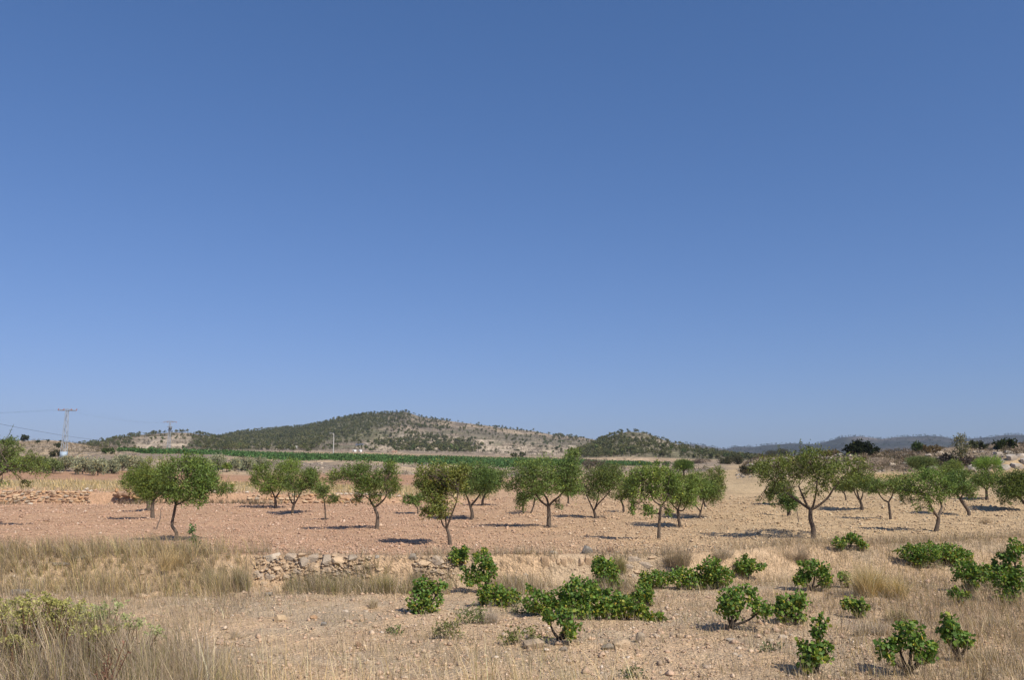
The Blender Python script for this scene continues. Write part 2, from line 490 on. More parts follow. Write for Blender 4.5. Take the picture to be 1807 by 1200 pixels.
def col_knoll(x, t, X, Y):
    n = fbm(X * 0.04, Y * 0.04, 81)
    return cmix(x.shape, (1, (0.17, 0.155, 0.095)), (ss(0.5, 0.6, n), (0.27, 0.225, 0.155)),
                (ss(1120, 1145, x) * ss(0.6, 0.8, t) * ss(0.35, 0.5, n), (0.33, 0.275, 0.205)),
                (ss(0.10, 0.02, t), (0.38, 0.29, 0.195)))
def col_far(x, t, X, Y):
    n = fbm(X * 0.006, Y * 0.006, 91)
    return cmix(x.shape, (1, (0.044, 0.048, 0.042)), (ss(0.48, 0.6, n) * 0.6, (0.095, 0.085, 0.075)),
                (ss(1490, 1530, x) * ss(1600, 1540, x) * ss(0.75, 0.9, t), (0.16, 0.135, 0.115)),
                (ss(1300, 1260, x) * ss(0.6, 0.8, t) * 0.5, (0.16, 0.135, 0.11)))
hill("ridge_far", "distant blue-grey wooded ridge behind the rubble bank",
     [(1000, 800), (1150, 792), (1190, 784), (1210, 782), (1240, 785), (1280, 793), (1300, 789), (1330, 789), (1360, 785), (1400, 783), (1440, 784), (1460, 780), (1490, 772), (1520, 771), (1560, 774), (1600, 770), (1640, 769), (1670, 771), (1690, 776), (1720, 774), (1780, 769), (1807, 768), (1950, 764), (2150, 770), (2300, 782)],
     [(1000, 812), (2300, 815)], 2100, 3500, 1000, 2300, 360, 60, None, col_far, 0.9, 10, 3)
hill("main_hill", "long brown hill with pine woods on its left flank and bare terraces on its right",
     [(120, 792), (250, 783), (330, 774), (380, 772), (420, 762), (480, 757), (530, 753), (560, 747), (600, 738), (640, 731), (680, 729), (715, 727), (740, 735), (770, 740), (820, 747), (860, 752), (900, 758), (940, 761), (980, 769), (1000, 770), (1030, 773), (1050, 777), (1100, 786), (1180, 798), (1300, 812)],
     [(120, 798), (300, 795), (600, 798), (800, 801), (900, 802), (1050, 806), (1300, 812)], 640, 1400, 120, 1300, 420, 230,
     lambda x, t: ss(600, 680, x) * ss(0.02, 0.08, t) * ss(0.62, 0.5, t) * 0.9 + 0.35 * ss(560, 500, x) * ss(0.4, 0.3, t), col_main, 0.95, 3.5, 13)
hill("left_hill", "low terraced hill with a pine crest behind the lattice pylons",
     [(60, 792), (130, 783), (170, 779), (200, 773), (230, 769), (260, 766), (300, 763), (330, 764), (360, 769), (385, 774), (420, 782), (470, 792), (520, 800)],
     [(60, 797), (300, 796), (520, 800)], 560, 860, 60, 520, 200, 150,
     lambda x, t: ss(220, 250, x) * ss(345, 320, x) * ss(0.05, 0.1, t) * 0.95, col_left, 0.9, 2.0, 23)
hill("knoll", "small rocky knoll with a pine-covered flank beside the long hill",
     [(985, 808), (1010, 800), (1030, 790), (1050, 780), (1080, 768), (1110, 761), (1140, 764), (1160, 771), (1180, 779), (1200, 785), (1220, 790), (1250, 796), (1300, 804), (1360, 811), (1420, 816)],
     [(985, 810), (1050, 810), (1200, 811), (1420, 816)], 520, 800, 985, 1420, 260, 150, None, col_knoll, 0.85, 3.0, 33)

# ------------------------------------------------------------------ stones
def stone_mesh(name, col, seed, flat=1.0):
    """angular weathered block: hull of points pushed towards a box"""
    r = random.Random(seed)
    bm = bmesh.new()
    for k in range(20):
        v = Vector((r.gauss(0, 1), r.gauss(0, 1), r.gauss(0, 1))).normalized()
        m = max(abs(v.x), abs(v.y), abs(v.z))
        v = v * (0.5 / m) * 0.36 + v * 0.5 * 0.66
        bm.verts.new(v * r.uniform(.9, 1.05))
    bmesh.ops.convex_hull(bm, input=bm.verts[:])
    for v in [v for v in bm.verts if not v.link_faces]: bm.verts.remove(v)
    me = bpy.data.meshes.new(name)
    bm.to_mesh(me); bm.free()
    n = len(me.vertices)
    a = me.attributes.new("col", 'FLOAT_COLOR', 'POINT')
    c = np.ones((n, 4), np.float32); c[:, :3] = np.array(col) * np.array([[r.uniform(.85, 1.15)] for _ in range(n)])
    a.data.foreach_set("color", c.ravel())
    me.materials.append(M_STONE)
    return me
STONES = [stone_mesh("stone", c, 100 + i) for i, c in enumerate([
    (0.40, 0.30, 0.20), (0.44, 0.33, 0.22), (0.36, 0.28, 0.20), (0.33, 0.27, 0.20), (0.46, 0.37, 0.27), (0.42, 0.28, 0.17), (0.30, 0.26, 0.21), (0.48, 0.36, 0.23)])]
PALE = [stone_mesh("stone", c, 300 + i) for i, c in enumerate([(0.56, 0.47, 0.36), (0.50, 0.42, 0.33), (0.60, 0.52, 0.42), (0.46, 0.40, 0.33)])]
GREYS = [stone_mesh("stone", c, 400 + i) for i, c in enumerate([(0.36, 0.32, 0.27), (0.30, 0.275, 0.24), (0.42, 0.37, 0.31), (0.27, 0.24, 0.20)])]
ORANGE = [stone_mesh("stone", c, 500 + i) for i, c in enumerate([(0.46, 0.28, 0.15), (0.42, 0.27, 0.16), (0.50, 0.33, 0.19), (0.36, 0.24, 0.16), (0.40, 0.31, 0.22)])]
def put_stone(meshes, parent, p, size, rot=0, name="stone", tilt=0.12):
    return link(name, random.choice(meshes), parent, p, (random.uniform(-tilt, tilt), rot, random.uniform(-.35, .35)), size)

# near dry stone wall holding up the orchard terrace
def pebbles(name, label, pts, size, cols, par=None):
    n = len(pts)
    base = np.array([[1, 0, 0], [-1, 0, 0], [0, 1, 0], [0, -1, 0], [0, 0, 1], [0, 0, -1]], float)
    V = base[None] * rng.uniform(0.55, 1.3, (n, 6, 1)) + rng.normal(0, 0.16, (n, 6, 3))
    V[:, :, 2] *= 0.62
    a = rng.uniform(0, 6.28, n); ca, sa = np.cos(a)[:, None], np.sin(a)[:, None]
    V = np.stack([V[..., 0] * ca - V[..., 1] * sa, V[..., 0] * sa + V[..., 1] * ca, V[..., 2]], -1)
    V = V * size[:, None, None] + pts[:, None, :]
    f = np.array([[0, 2, 4], [2, 1, 4], [1, 3, 4], [3, 0, 4], [2, 0, 5], [1, 2, 5], [3, 1, 5], [0, 3, 5]])
    F = (np.arange(n)[:, None, None] * 6 + f[None]).reshape(-1, 3)
    o = link(name, mesh_np(name, V.reshape(-1, 3), F, np.repeat(cols, 6, axis=0), M_STONE))
    return tag(o, label, "stones", kind="stuff")
def block_mesh(name, col, seed):
    r = random.Random(seed)
    bm = bmesh.new()
    bmesh.ops.create_cube(bm, size=1.0)
    bmesh.ops.bevel(bm, geom=bm.verts[:] + bm.edges[:], offset=0.10, segments=1, affect='EDGES', profile=0.5)
    for v in bm.verts: v.co += Vector((r.uniform(-.05, .05), r.uniform(-.05, .05), r.uniform(-.07, .07)))
    me = bpy.data.meshes.new(name); bm.to_mesh(me); bm.free()
    a = me.attributes.new("col", 'FLOAT_COLOR', 'POINT')
    c = np.ones((len(me.vertices), 4), np.float32); c[:, :3] = np.array(col)
    a.data.foreach_set("color", c.ravel()); me.materials.append(M_STONE)
    return me
WARM0 = [f("stone", c, 600 + i) for i, (f, c) in enumerate([(stone_mesh, (.47, .34, .22)), (stone_mesh, (.50, .37, .24)), (block_mesh, (.44, .33, .22)), (stone_mesh, (.42, .31, .21)), (block_mesh, (.50, .36, .22)), (stone_mesh, (.38, .31, .235)), (block_mesh, (.46, .36, .26)), (block_mesh, (.40, .32, .24))])]
WARM = [m for k, m in enumerate(WARM0) if k in (0, 1, 3, 5)] + [stone_mesh('stone', c, 690 + i) for i, c in enumerate([(.45, .33, .215), (.41, .33, .25), (.49, .35, .215), (.44, .34, .24), (.47, .36, .25)])]
BLOCK = [stone_mesh('stone', (.49, .35, .22), 660), stone_mesh('stone', (.47, .335, .215), 661), stone_mesh('stone', (.45, .325, .215), 662)] + [block_mesh("stone", c, 650 + i) for i, c in enumerate([(.48, .34, .215), (.46, .325, .205)])]
def set_in(t, meshes, x, y, w, h, d, r, push=.08, tilt=.06):
    p = hit(x, y); s = p.y / 1565
    return link("stone", random.choice(meshes), t, Vector((p.x, p.y + d * .5 - push, p.z)) - t.location, (random.uniform(-tilt, tilt), r, random.uniform(-.2, .2)), (w * s * 1.15, d, h * s * 1.15))
def near_wall():
    t = thing("dry_stone_wall", (0, 26.2, 0), "low tumbled dry stone wall of tan slabs holding up the orchard edge", "stone wall", None)
    # picture position (centre), width, height in pixels, tilt
    L = [(513, 985, 20, 14, 0), (532, 982, 18, 11, .1), (552, 986, 19, 17, -.4), (574, 992, 25, 20, 0), (597, 993, 26, 17, .15), (592, 982, 15, 9, .3),
         (619, 986, 24, 10, -.1), (604, 977, 9, 6, 0), (534, 996, 25, 20, -.4), (558, 1003, 30, 19, .2), (507, 1003, 22, 12, .1), (491, 1008, 27, 11, .05),
         (524, 1011, 17, 12, 0), (543, 1015, 18, 11, .1), (566, 1016, 18, 11, 0), (582, 1006, 18, 13, -.3), (607, 1005, 16, 11, .3), (618, 998, 10, 8, 0),
         (632, 1003, 22, 12, -.3), (650, 1001, 20, 9, .1), (478, 1020, 24, 13, .1), (492, 1022, 16, 14, -.2), (508, 1019, 18, 11, 0), (456, 1020, 24, 20, .3),
         (467, 1031, 14, 10, 0), (669, 1005, 16, 9, .1), (747, 996, 26, 15, -.1), (740, 1004, 20, 9, 0),
         (772, 992, 24, 17, .3), (783, 1006, 16, 11, .1), (765, 1008, 16, 9, 0), (593, 1016, 16, 10, 0), (612, 1016, 15, 9, .1)]
    for (x, y, w, h, r) in L:
        set_in(t, WARM, x, y, w, h, .5, r, .16 if y < 1000 else .10)
    n = 420
    xs = np.concatenate([rng.uniform(450, 660, 300), rng.uniform(730, 800, 120)]); pts = []
    for x in xs:
        p = hit(x, rng.uniform(984, 1026)); pts.append((p.x, p.y - .03, p.z + .03))
    pal = np.array([[.47, .34, .22], [.42, .31, .21], [.50, .38, .26], [.37, .30, .23]])
    o = pebbles("rubble", None, np.array(pts) - np.array(t.location), rng.uniform(.025, .085, n), pal[rng.integers(0, 4, n)] * rng.uniform(.85, 1.1, (n, 1)))
    o.parent = t
    for kk in ("label", "category"):
        if kk in o: del o[kk]
    # fitted upright blocks further along the same edge
    t2 = thing("dry_stone_wall", (1, 26.2, 0), "row of upright tan blocks half buried in the orchard edge below a lone boulder", "stone wall", None)
    x = 884
    while x < 1062:
        w = random.uniform(9, 18)
        if random.random() < .8: set_in(t2, BLOCK, x + w / 2, 993 + random.uniform(-3, 3), w * .82, random.uniform(11, 17), .6, random.uniform(-.12, .12), .085, .06)
        x += w
    for (x, y, w, h) in [(1120, 990, 30, 12), (1140, 1000, 26, 12), (1108, 1002, 22, 10), (1150, 988, 20, 9), (1128, 1010, 24, 9), (870, 1000, 14, 9), (1085, 996, 18, 10)]:
        set_in(t2, WARM, x, y, w, h, .4, random.uniform(-.1, .1), .08)
near_wall()

def far_wall():
    t = thing("dry_stone_wall", (-30, 65.3, 1), "long low orange-brown dry stone wall at the far edge of the ploughed soil", "stone wall")
    def run(x0, x1, ytop, ybot, gap=0.05):
        y = ybot
        while y > ytop:
            h = random.uniform(3.4, 5.4)
            x = x0 + random.uniform(-6, 0)
            while x < x1:
                w = random.uniform(6, 14)
                if random.random() > gap:
                    Y = 65.1 + random.uniform(-.12, .12) + (ybot - y) * 0.012
                    s = Y / 1553
                    set_in(t, ORANGE + WARM[:4], x + w / 2, y - h / 2 + random.uniform(-1.2, 1.2), w * .95, h * random.uniform(.8, 1.25), .5, random.uniform(-.14, .14), .17)
                x += w
            y -= h
    run(-15, 158, 868, 889, 0.04)
    t = thing("dry_stone_wall", (-22, 65.3, 1), "collapsed end of a dry stone wall with big orange stones beside the paired almonds", "stone wall")
    run(205, 262, 868, 889, 0.2)
    for (x, y, w, h) in [(212, 872, 12, 12), (222, 873, 16, 9), (238, 877, 18, 7), (206, 866, 6, 10), (228, 866, 14, 7), (250, 872, 12, 7), (243, 866, 10, 6)]:
        s = 65 / 1553
        put_stone(ORANGE + GREYS[:1], t, at(x, y, 64.8) - t.location, (w * s, .5, h * s), random.uniform(-.3, .3))
    t = thing("dry_stone_wall", (-14, 65.3, 1), "broken stretch of dry stone wall behind the young sapling", "stone wall")
    run(440, 640, 876, 888, 0.35)
    for k in range(26):
        x = random.uniform(575, 745) if k > 6 else random.uniform(330, 450)
        y = random.uniform(866, 873) + (x - 600) * 0.012
        Y = 65.9 + random.uniform(-.1, .5); s = Y / 1553
        o = link("pale_stone", random.choice(PALE), None, at(x, y, Y), (0, random.uniform(-.4, .4), random.uniform(0, 6)), [random.uniform(4, 9) * s, .3, random.uniform(3, 5) * s])
        o.location.z = float(ground_z(o.location.x, o.location.y)) + 0.08
        tag(o, "pale stone lying along the top of the broken far wall", "stone", "pale stones along the top of the far wall")
    for (x, y) in [(147, 866), (153, 862), (160, 866), (150, 869)]:
        Y = 66.0; s = Y / 1553
        o = link("pale_stone", random.choice(PALE), None, at(x, y, Y), (0, random.uniform(-.3, .3), random.uniform(0, 3)), (7 * s, .28, 4.5 * s))
        o.location.z = max(o.location.z - 0.05, float(ground_z(o.location.x, Y)) + 0.05)
        tag(o, "white stone in the little heap on top of the long far wall", "stone", "white stones heaped on the far wall")
far_wall()

# loose stones one can pick out
def loose():
    L = [ # x, y(bottom), w, h, tilt, meshes, label
     (479, 993, 32, 15, -.32, PALE, "large pale slab lying tilted at the end of the tumbled wall"),
     (727, 992, 20, 15, .1, STONES, "squarish tan boulder sitting on the orchard edge right of the tumbled wall"),
     (665, 989, 10, 8, 0, PALE, "small pale stone on the orchard edge between wall and tan boulder"),
     (976, 978, 15, 8, .15, PALE, "flat pale stone on the orchard edge above the upright blocks"),
     (1037, 981, 20, 16, .5, GREYS, "lone grey boulder leaning on the orchard edge"),
     (895, 979, 10, 6, 0, STONES, "small tan stone on the orchard edge beside the green vine tips"),
     (488, 1047, 17, 13, .2, STONES, "rounded tan stone fallen in front of the tumbled wall"),
     (473, 1052, 14, 9, 0, GREYS, "small grey stone fallen in front of the tumbled wall"),
     (30, 1054, 30, 16, .1, GREYS, "grey boulder half hidden behind yellow-green flowering plants"),
     (140, 990, 44, 12, -.15, GREYS, "long grey slab showing through dry grass at the orchard edge"),
     (105, 1000, 34, 10, .05, GREYS, "low grey stone sunk in dry grass left of the long slab"),
     (245, 1057, 22, 10, 0, STONES, "reddish tan stone below the dry grass bank"),
     (942, 1150, 40, 20, .12, STONES, "big rounded tan boulder beside the dark vine stump"),
     (995, 1150, 18, 11, .1, STONES, "tan stone next to the big rounded boulder"),
     (1074, 1148, 27, 13, .2, STONES, "wedge-shaped tan stone beside the blocky boulder"),
     (1098, 1148, 34, 19, -.1, STONES, "blocky tan boulder with flat top on the bare soil"),
     (1131, 1136, 18, 20, .25, STONES, "upright tan stone on the bare soil right of the blocky boulder"),
     (1293, 1131, 22, 6, 0, PALE, "flat white stone just below the forked vine trunk"),
     (1360, 1131, 14, 7, .1, PALE, "pale stone below the twin leafy vine"),
     (1383, 1128, 16, 9, 0, PALE, "rounded pale stone beside the slanting splinter stone"),
     (1400, 1126, 14, 5, .5, PALE, "slanting white splinter of stone in dry weeds"),
     (1298, 1160, 10, 7, .2, PALE, "upper one of two small white stones close together"),
     (1307, 1163, 8, 6, 0, PALE, "lower one of two small white stones close together"),
     (1245, 1178, 9, 6, .4, PALE, "tiny bright white stone on the bare soil"),
     (1166, 1188, 6, 5, 0, PALE, "smallest white pebble on the bare soil"),
     (552, 1094, 14, 9, 0, ORANGE, "orange-tinted stone lying on the open stony soil"),
     (493, 1096, 24, 14, .1, STONES, "low pinkish tan stone on the open stony soil"),
     (570, 1108, 12, 8, 0, GREYS, "grey stone beside the dead grey weed"),
     (609, 1083, 12, 6, 0, PALE, "small pale stone below the white dead tuft"),
     (645, 1082, 10, 6, 0, PALE, "small pale stone on the path right of the white dead tuft"),
     (632, 1145, 12, 14, .1, ORANGE, "upright yellowish stone among tall grass stalks"),
     (930, 1020, 12, 8, 0, PALE, "pale stone between the two leafy vine rows"),
     (1118, 1020, 12, 8, .1, PALE, "pale stone below the olive green broom bush"),
     (1160, 1125, 16, 6, .4, PALE, "thin pale slab in the low weeds"),
     (1200, 1128, 14, 10, .1, STONES, "rounded tan stone among low grey weeds"),
     (1186, 1120, 9, 7, 0, STONES, "small tan stone among low grey weeds"),
     (1004, 1180, 10, 7, 0, PALE, "pale stone on the soil below the big rounded boulder"),
     (925, 1118, 14, 9, .1, STONES, "tan stone in the yellowing weeds"),
     (1090, 975, 9, 5, 0, PALE, "small pale stone by the rusty weed on the orchard edge"),
     (52, 893, 9, 5, 0, PALE, "white stone at the foot of the long far wall"),
     (150, 903, 5, 4, 0, PALE, "single white stone out on the ploughed soil"),
     (122, 970, 8, 7, .3, PALE, "white stone on the ploughed soil behind the grass bank"),
     (1735, 1197, 16, 9, 0, STONES, "tan stone beside the lowest leafy vine"),
     (1672, 1180, 12, 8, 0, STONES, "small stone near the vine with reddening leaves")]
    for (x, y, w, h, r, ms, lab) in L:
        p = hit(x, y); s = p.y / 1570
        d = 0.75 * w * s
        o = link("loose_stone", random.choice(ms), None, (p.x, p.y + d * .4, p.z + h * s * 0.42), (random.uniform(-.1, .1), r, random.uniform(-.3, .3)), (w * s, d, h * s * 1.1))
        tag(o, lab, "stone", "loose stones on the ground")
loose()

# small stones and clods, uncounted
def wedge(n, y0, y1, xl=-100, xr=1910, pw=1.0):
    Y = np.sqrt(rng.uniform(y0 ** 2, y1 ** 2, n)) if pw == 1 else y0 + (y1 - y0) * rng.uniform(0, 1, n) ** pw
    X = rng.uniform(ux(xl), ux(xr), n) * Y
    return X, Y
def do_pebbles():
    X, Y = wedge(74000, 26.8, 74, pw=1.7)
    k = Y > edge_y(X) + .3; X, Y = X[k], Y[k]
    sz = np.exp(rng.normal(math.log(0.031), 0.42, len(X))).clip(.012, .12) * np.clip(Y / 36, 1, 1.7)
    pal = np.array([[.50, .33, .23], [.44, .28, .19], [.56, .41, .30], [.38, .25, .17], [.62, .49, .38]])
    xp = X / Y * 1550 + 903
    c = pal[rng.choice(5, len(X), p=[.37, .38, .09, .15, .01])] * rng.uniform(.85, 1.12, (len(X), 1))
    kk = ss(600, 1450, xp)[:, None]
    c = c * (1 - kk) + c * np.array([1.02, 1.15, 1.05]) * kk
    pebbles("field_stones", "clods and small stones strewn over the ploughed orchard soil", np.stack([X, Y, ground_z(X, Y) + sz * .2], 1), sz, c)
    X, Y = wedge(34000, 11.5, 27.5)
    dens = ss(.35, .6, fbm(X * .4, Y * .4, 201)) * .8 + .25
    k = (rng.uniform(0, 1, len(X)) < dens) & (Y < edge_y(X)); X, Y = X[k], Y[k]
    sz = np.exp(rng.normal(math.log(0.022), 0.55, len(X))).clip(.007, .10)
    pal = np.array([[.52, .37, .25], [.48, .34, .24], [.58, .45, .33], [.40, .30, .21], [.64, .54, .43]])
    c = pal[rng.choice(5, len(X), p=[.36, .34, .12, .15, .03])] * rng.uniform(.85, 1.12, (len(X), 1))
    pebbles("gravel", "small tan stones scattered over the abandoned vineyard soil", np.stack([X, Y, ground_z(X, Y) + sz * .2], 1), sz, c)
    # rubble on the right bank and on the left bank
    n = 7000
    u = rng.uniform(ux(1300), ux(1950), n); Y = rng.uniform(116, 168, n); X = u * Y
    w = ss(.45, .62, fbm(X * .22, Y * .3, 211)) + .08
    k = rng.uniform(0, 1, n) < w; X, Y = X[k], Y[k]
    sz = np.exp(rng.normal(math.log(.17), .45, len(X))).clip(.07, .6)
    pal = np.array([[.40, .33, .25], [.34, .29, .235], [.46, .38, .28], [.28, .24, .19]])
    c = pal[rng.integers(0, 4, len(X))] * rng.uniform(.85, 1.1, (len(X), 1))
    pebbles("rubble", "grey and tan rubble covering the terraced bank behind the orchard", np.stack([X, Y, ground_z(X, Y) + sz * .2], 1), sz, c)
    n = 6000
    u = rng.uniform(ux(100), ux(1180), n); Y = rng.uniform(150, 225, n); X = u * Y
    w = ss(.5, .62, fbm(X * .15, Y * .2, 213)) + .03
    k = rng.uniform(0, 1, n) < w; X, Y = X[k], Y[k]
    sz = np.exp(rng.normal(math.log(.16), .5, len(X))).clip(.06, .6)
    c = pal[rng.integers(0, 4, len(X))] * rng.uniform(.95, 1.25, (len(X), 1))
    pebbles("bank_stones", "stones strewn over the pale eroded bank below the green vineyard", np.stack([X, Y, ground_z(X, Y) + sz * .2], 1), sz, c)
do_pebbles()

# rock faces on the right-hand bank
def boulders():
    L = [(1698, 829, 26, 12), (1722, 828, 22, 14), (1745, 832, 16, 8), (1648, 826, 22, 9), (1672, 826, 18, 8), (1790, 812, 22, 14), (1800, 826, 24, 16), (1778, 828, 18, 14),
         (1765, 806, 20, 9), (1785, 800, 22, 8), (1803, 804, 18, 9), (1590, 819, 12, 6), (1577, 821, 12, 6), (1602, 822, 14, 6), (1770, 818, 14, 12), (1812, 815, 16, 18),
         (1325, 818, 16, 7), (1340, 812, 14, 7), (1352, 808, 16, 7), (1335, 824, 14, 7), (1366, 806, 12, 6), (1388, 808, 12, 7), (1465, 806, 14, 6), (1484, 804, 16, 7), (1500, 802, 14, 6),
         (1702, 790, 14, 5), (1718, 788, 16, 5), (1736, 790, 12, 5), (1640, 800, 14, 5), (1575, 800, 16, 5), (1600, 796, 14, 5), (1660, 795, 12, 5)]
    for (x, y, w, h) in L:
        p = hit(x, y + h / 2); s = p.y / 1553
        o = link("limestone_boulder", random.choice(GREYS[:3] + PALE[1:2] + PALE[3:]), None, (p.x, p.y + .3 * w * s, p.z + h * s * .35), (random.uniform(-.1, .1), random.uniform(-.15, .15), random.uniform(-.4, .4)), (w * s, w * s * .7, h * s * 1.15))
        tag(o, "pale grey limestone boulder set in the rubble bank behind the orchard", "boulder", "limestone boulders in the rubble bank")
boulders()

# ------------------------------------------------------------------ almond trees
BARK = np.array([0.108, 0.085, 0.067])
def crown_leaves(acc, lobes, dens, leafL, leafW, base_col, per_twig=7, jit=0.25, gap=.32, gapf=.9):
    for (c, r, tint) in lobes:
        c = np.asarray(c); r = np.asarray(r)
        area = math.pi * r[0] * r[2]
        nt = max(6, int(dens * area))
        d = unit(rng.normal(size=(nt, 3)))
        q = rng.uniform(0.12, 1.0, nt) ** 0.55
        q = np.where(rng.uniform(0, 1, nt) < .2, q * rng.uniform(1.05, 1.45, nt), q)
        o = c + d * r * q[:, None]
        f = gapf / max(r.mean(), .1)
        keep = vn(o[:, 0] * f + o[:, 1] * f * .6 + 40, o[:, 2] * f * 1.2 + o[:, 1] * f * .5 + 40, 77) > gap
        o, d = o[keep], d[keep]; nt = len(o)
        if nt == 0: continue
        td = unit(d * 0.8 + rng.normal(size=(nt, 3)) * 0.6 + [0, 0, .25])
        tl = rng.uniform(0.16, 0.42, nt) * min(1.0, (r.mean() / 0.4))
        k = rng.uniform(0, 1, (nt, per_twig))
        P = o[:, None] + td[:, None] * (tl[:, None] * k)[..., None]
        P = P.reshape(-1, 3) + rng.normal(0, .02, (nt * per_twig, 3))
        D = unit(np.repeat(td, per_twig, 0) * .5 + rng.normal(size=P.shape) * .8 + [0, 0, -.15])
        n = len(P)
        cc = np.tile(base_col * tint, (n, 1)) * np.exp(rng.normal(0, jit, (n, 1)))
        yl = rng.uniform(0, 1, n) < .07
        cc[yl] = cc[yl] * [1.7, 1.35, .9]
        leaves(acc, P, D, leafL * rng.uniform(.7, 1.25, n), leafW * rng.uniform(.75, 1.2, n), cc)
def tree(name, cat, group, spec, mat, leaf, col, dens, seed, crown_name="crown"):
    """spec: base, trunk [(x,y)..], width, limbs [[(x,y)..]..], lobes [(cx,cy,rx,ry)..] in picture points; real size from the ground it stands on"""
    rr = np.random.default_rng(seed)
    bx, by = spec['base']
    p = spec.get('at') or hit(bx, by)
    s = p.y / 1553
    t = thing(name, p, spec['label'], cat, group)
    loc = lambda x, y, d=0: np.array([(x - bx) * s, d, (by - y) * s])
    xs = [l[0] for l in spec['lobes']]; xc = spec.get('xc', (min(l[0] - l[2] for l in spec['lobes']) + max(l[0] + l[2] for l in spec['lobes'])) / 2)
    Wd = max(max(abs(l[0] - xc) + l[2] * .7 for l in spec['lobes']), 8) * s
    acc = Acc()
    w = spec.get('w', 6) * s / 2
    tp = [loc(x, y) for (x, y) in spec['trunk']]
    tp[0][2] -= 0.12
    rads = np.linspace(w * 1.12, w * .85, len(tp)); rads[0] *= 1.25
    tube(acc, tp, rads, BARK * rr.uniform(.85, 1.2), 8, 3)
    top = tp[-1]
    link("trunk", acc.mesh("trunk", M_BARK, True), t)
    ends = [(top, w * .7)]
    # limbs, each its own part
    limbs = spec.get('limbs') or [[(l[0], l[1] + l[3] * .3)] for l in sorted(spec['lobes'], key=lambda l: -l[2] * l[3])[:3]]
    dep = np.linspace(-.6, .6, len(limbs)) if len(limbs) > 1 else [0.1]
    dep = list(dep); random.Random(seed).shuffle(dep)
    for lb, dd in zip(limbs, dep):
        start = min(tp[len(tp) // 2:], key=lambda q: np.linalg.norm(q - loc(*lb[0])))
        pts = [start]; ln = 0
        for (x, y) in lb:
            q = loc(x, y)
            ln += math.hypot(q[0] - pts[-1][0], q[2] - pts[-1][2])
            q[1] = dd * ln * .6
            pts.append(q)
        a = Acc()
        r0 = w * (.72 if len(limbs) < 3 else .6)
        tube(a, pts, np.linspace(r0, r0 * .5, len(pts)), BARK * rr.uniform(.8, 1.15), 6, 3)
        link("limb", a.mesh("limb", M_BARK, True), t)
        for q in pts[1:]: ends.append((q, r0 * .5))
    # lobes in depth, with a branch to each
    L = []; br = Acc()
    for (cx, cy, rx, ry) in spec['lobes']:
        half = Wd * math.sqrt(max(0.06, 1 - min(1, abs((cx - xc) * s) / Wd) ** 2))
        deep = spec.get('depth', 1.0)
        for sg in ((-1, 1) if half * deep > rx * s * 0.9 else (0,)):
            d = sg * rr.uniform(.12, .62) * half * deep
            c = loc(cx + rr.normal(0, rx * .12), cy + rr.normal(0, ry * .10), d)
            rad = np.array([rx * s, (rx + ry) / 2 * s * rr.uniform(.85, 1.15), ry * s]) * (0.92 if sg else 1)
            tint = np.array([1, 1, 1]) * rr.uniform(.82, 1.2) * np.array([rr.uniform(.92, 1.12), 1, 1])
            L.append((c, rad, tint))
            e, r = min(ends, key=lambda q: np.linalg.norm(q[0] - c))
            mid = (e + c) / 2 + rr.normal(0, .06, 3) + [0, 0, .08]
            tube(br, [e, mid, c, c + (c - mid) * .5], [max(r * .5, .012), .016, .011, .004], BARK * rr.uniform(.8, 1.1), 5)
            for k in range(3):
                q = c + unit(rr.normal(size=3)) * rad * .9
                tube(br, [mid, (mid + q) / 2 + rr.normal(0, .04, 3), q], [.010, .008, .004], BARK * rr.uniform(.85, 1.25), 4)
    link("branches", br.mesh("branches", M_BARK, True), t)["kind"] = "stuff"
    a = Acc()
    crown_leaves(a, L, dens, leaf[0], leaf[1], np.asarray(col) * np.asarray(spec.get('tint', (1, 1, 1))))
    # bare shoots with a few leaves
    for (x, y, x2, y2) in spec.get('shoots', []):
        q0 = loc(x, y, rr.uniform(-.2, .2)); q1 = loc(x2, y2, q0[1] + rr.uniform(-.1, .1))
        k = rr.uniform(0, 1, 26)
        P = q0 + (q1 - q0) * k[:, None]
        leaves(a, P, unit(rng.normal(size=P.shape)), leaf[0], leaf[1], np.tile(np.asarray(col), (26, 1)) * rr.uniform(.7, 1.2, (26, 1)))
        sh = Acc(); tube(sh, [q0, (q0 + q1) / 2 + rr.normal(0, .03, 3), q1], [.012, .009, .004], BARK, 4)
        link("shoot", sh.mesh("shoot", M_BARK), t)
    link(crown_name, a.mesh(crown_name, mat), t)
    return t
ACOL = np.array([0.112, 0.156, 0.034])
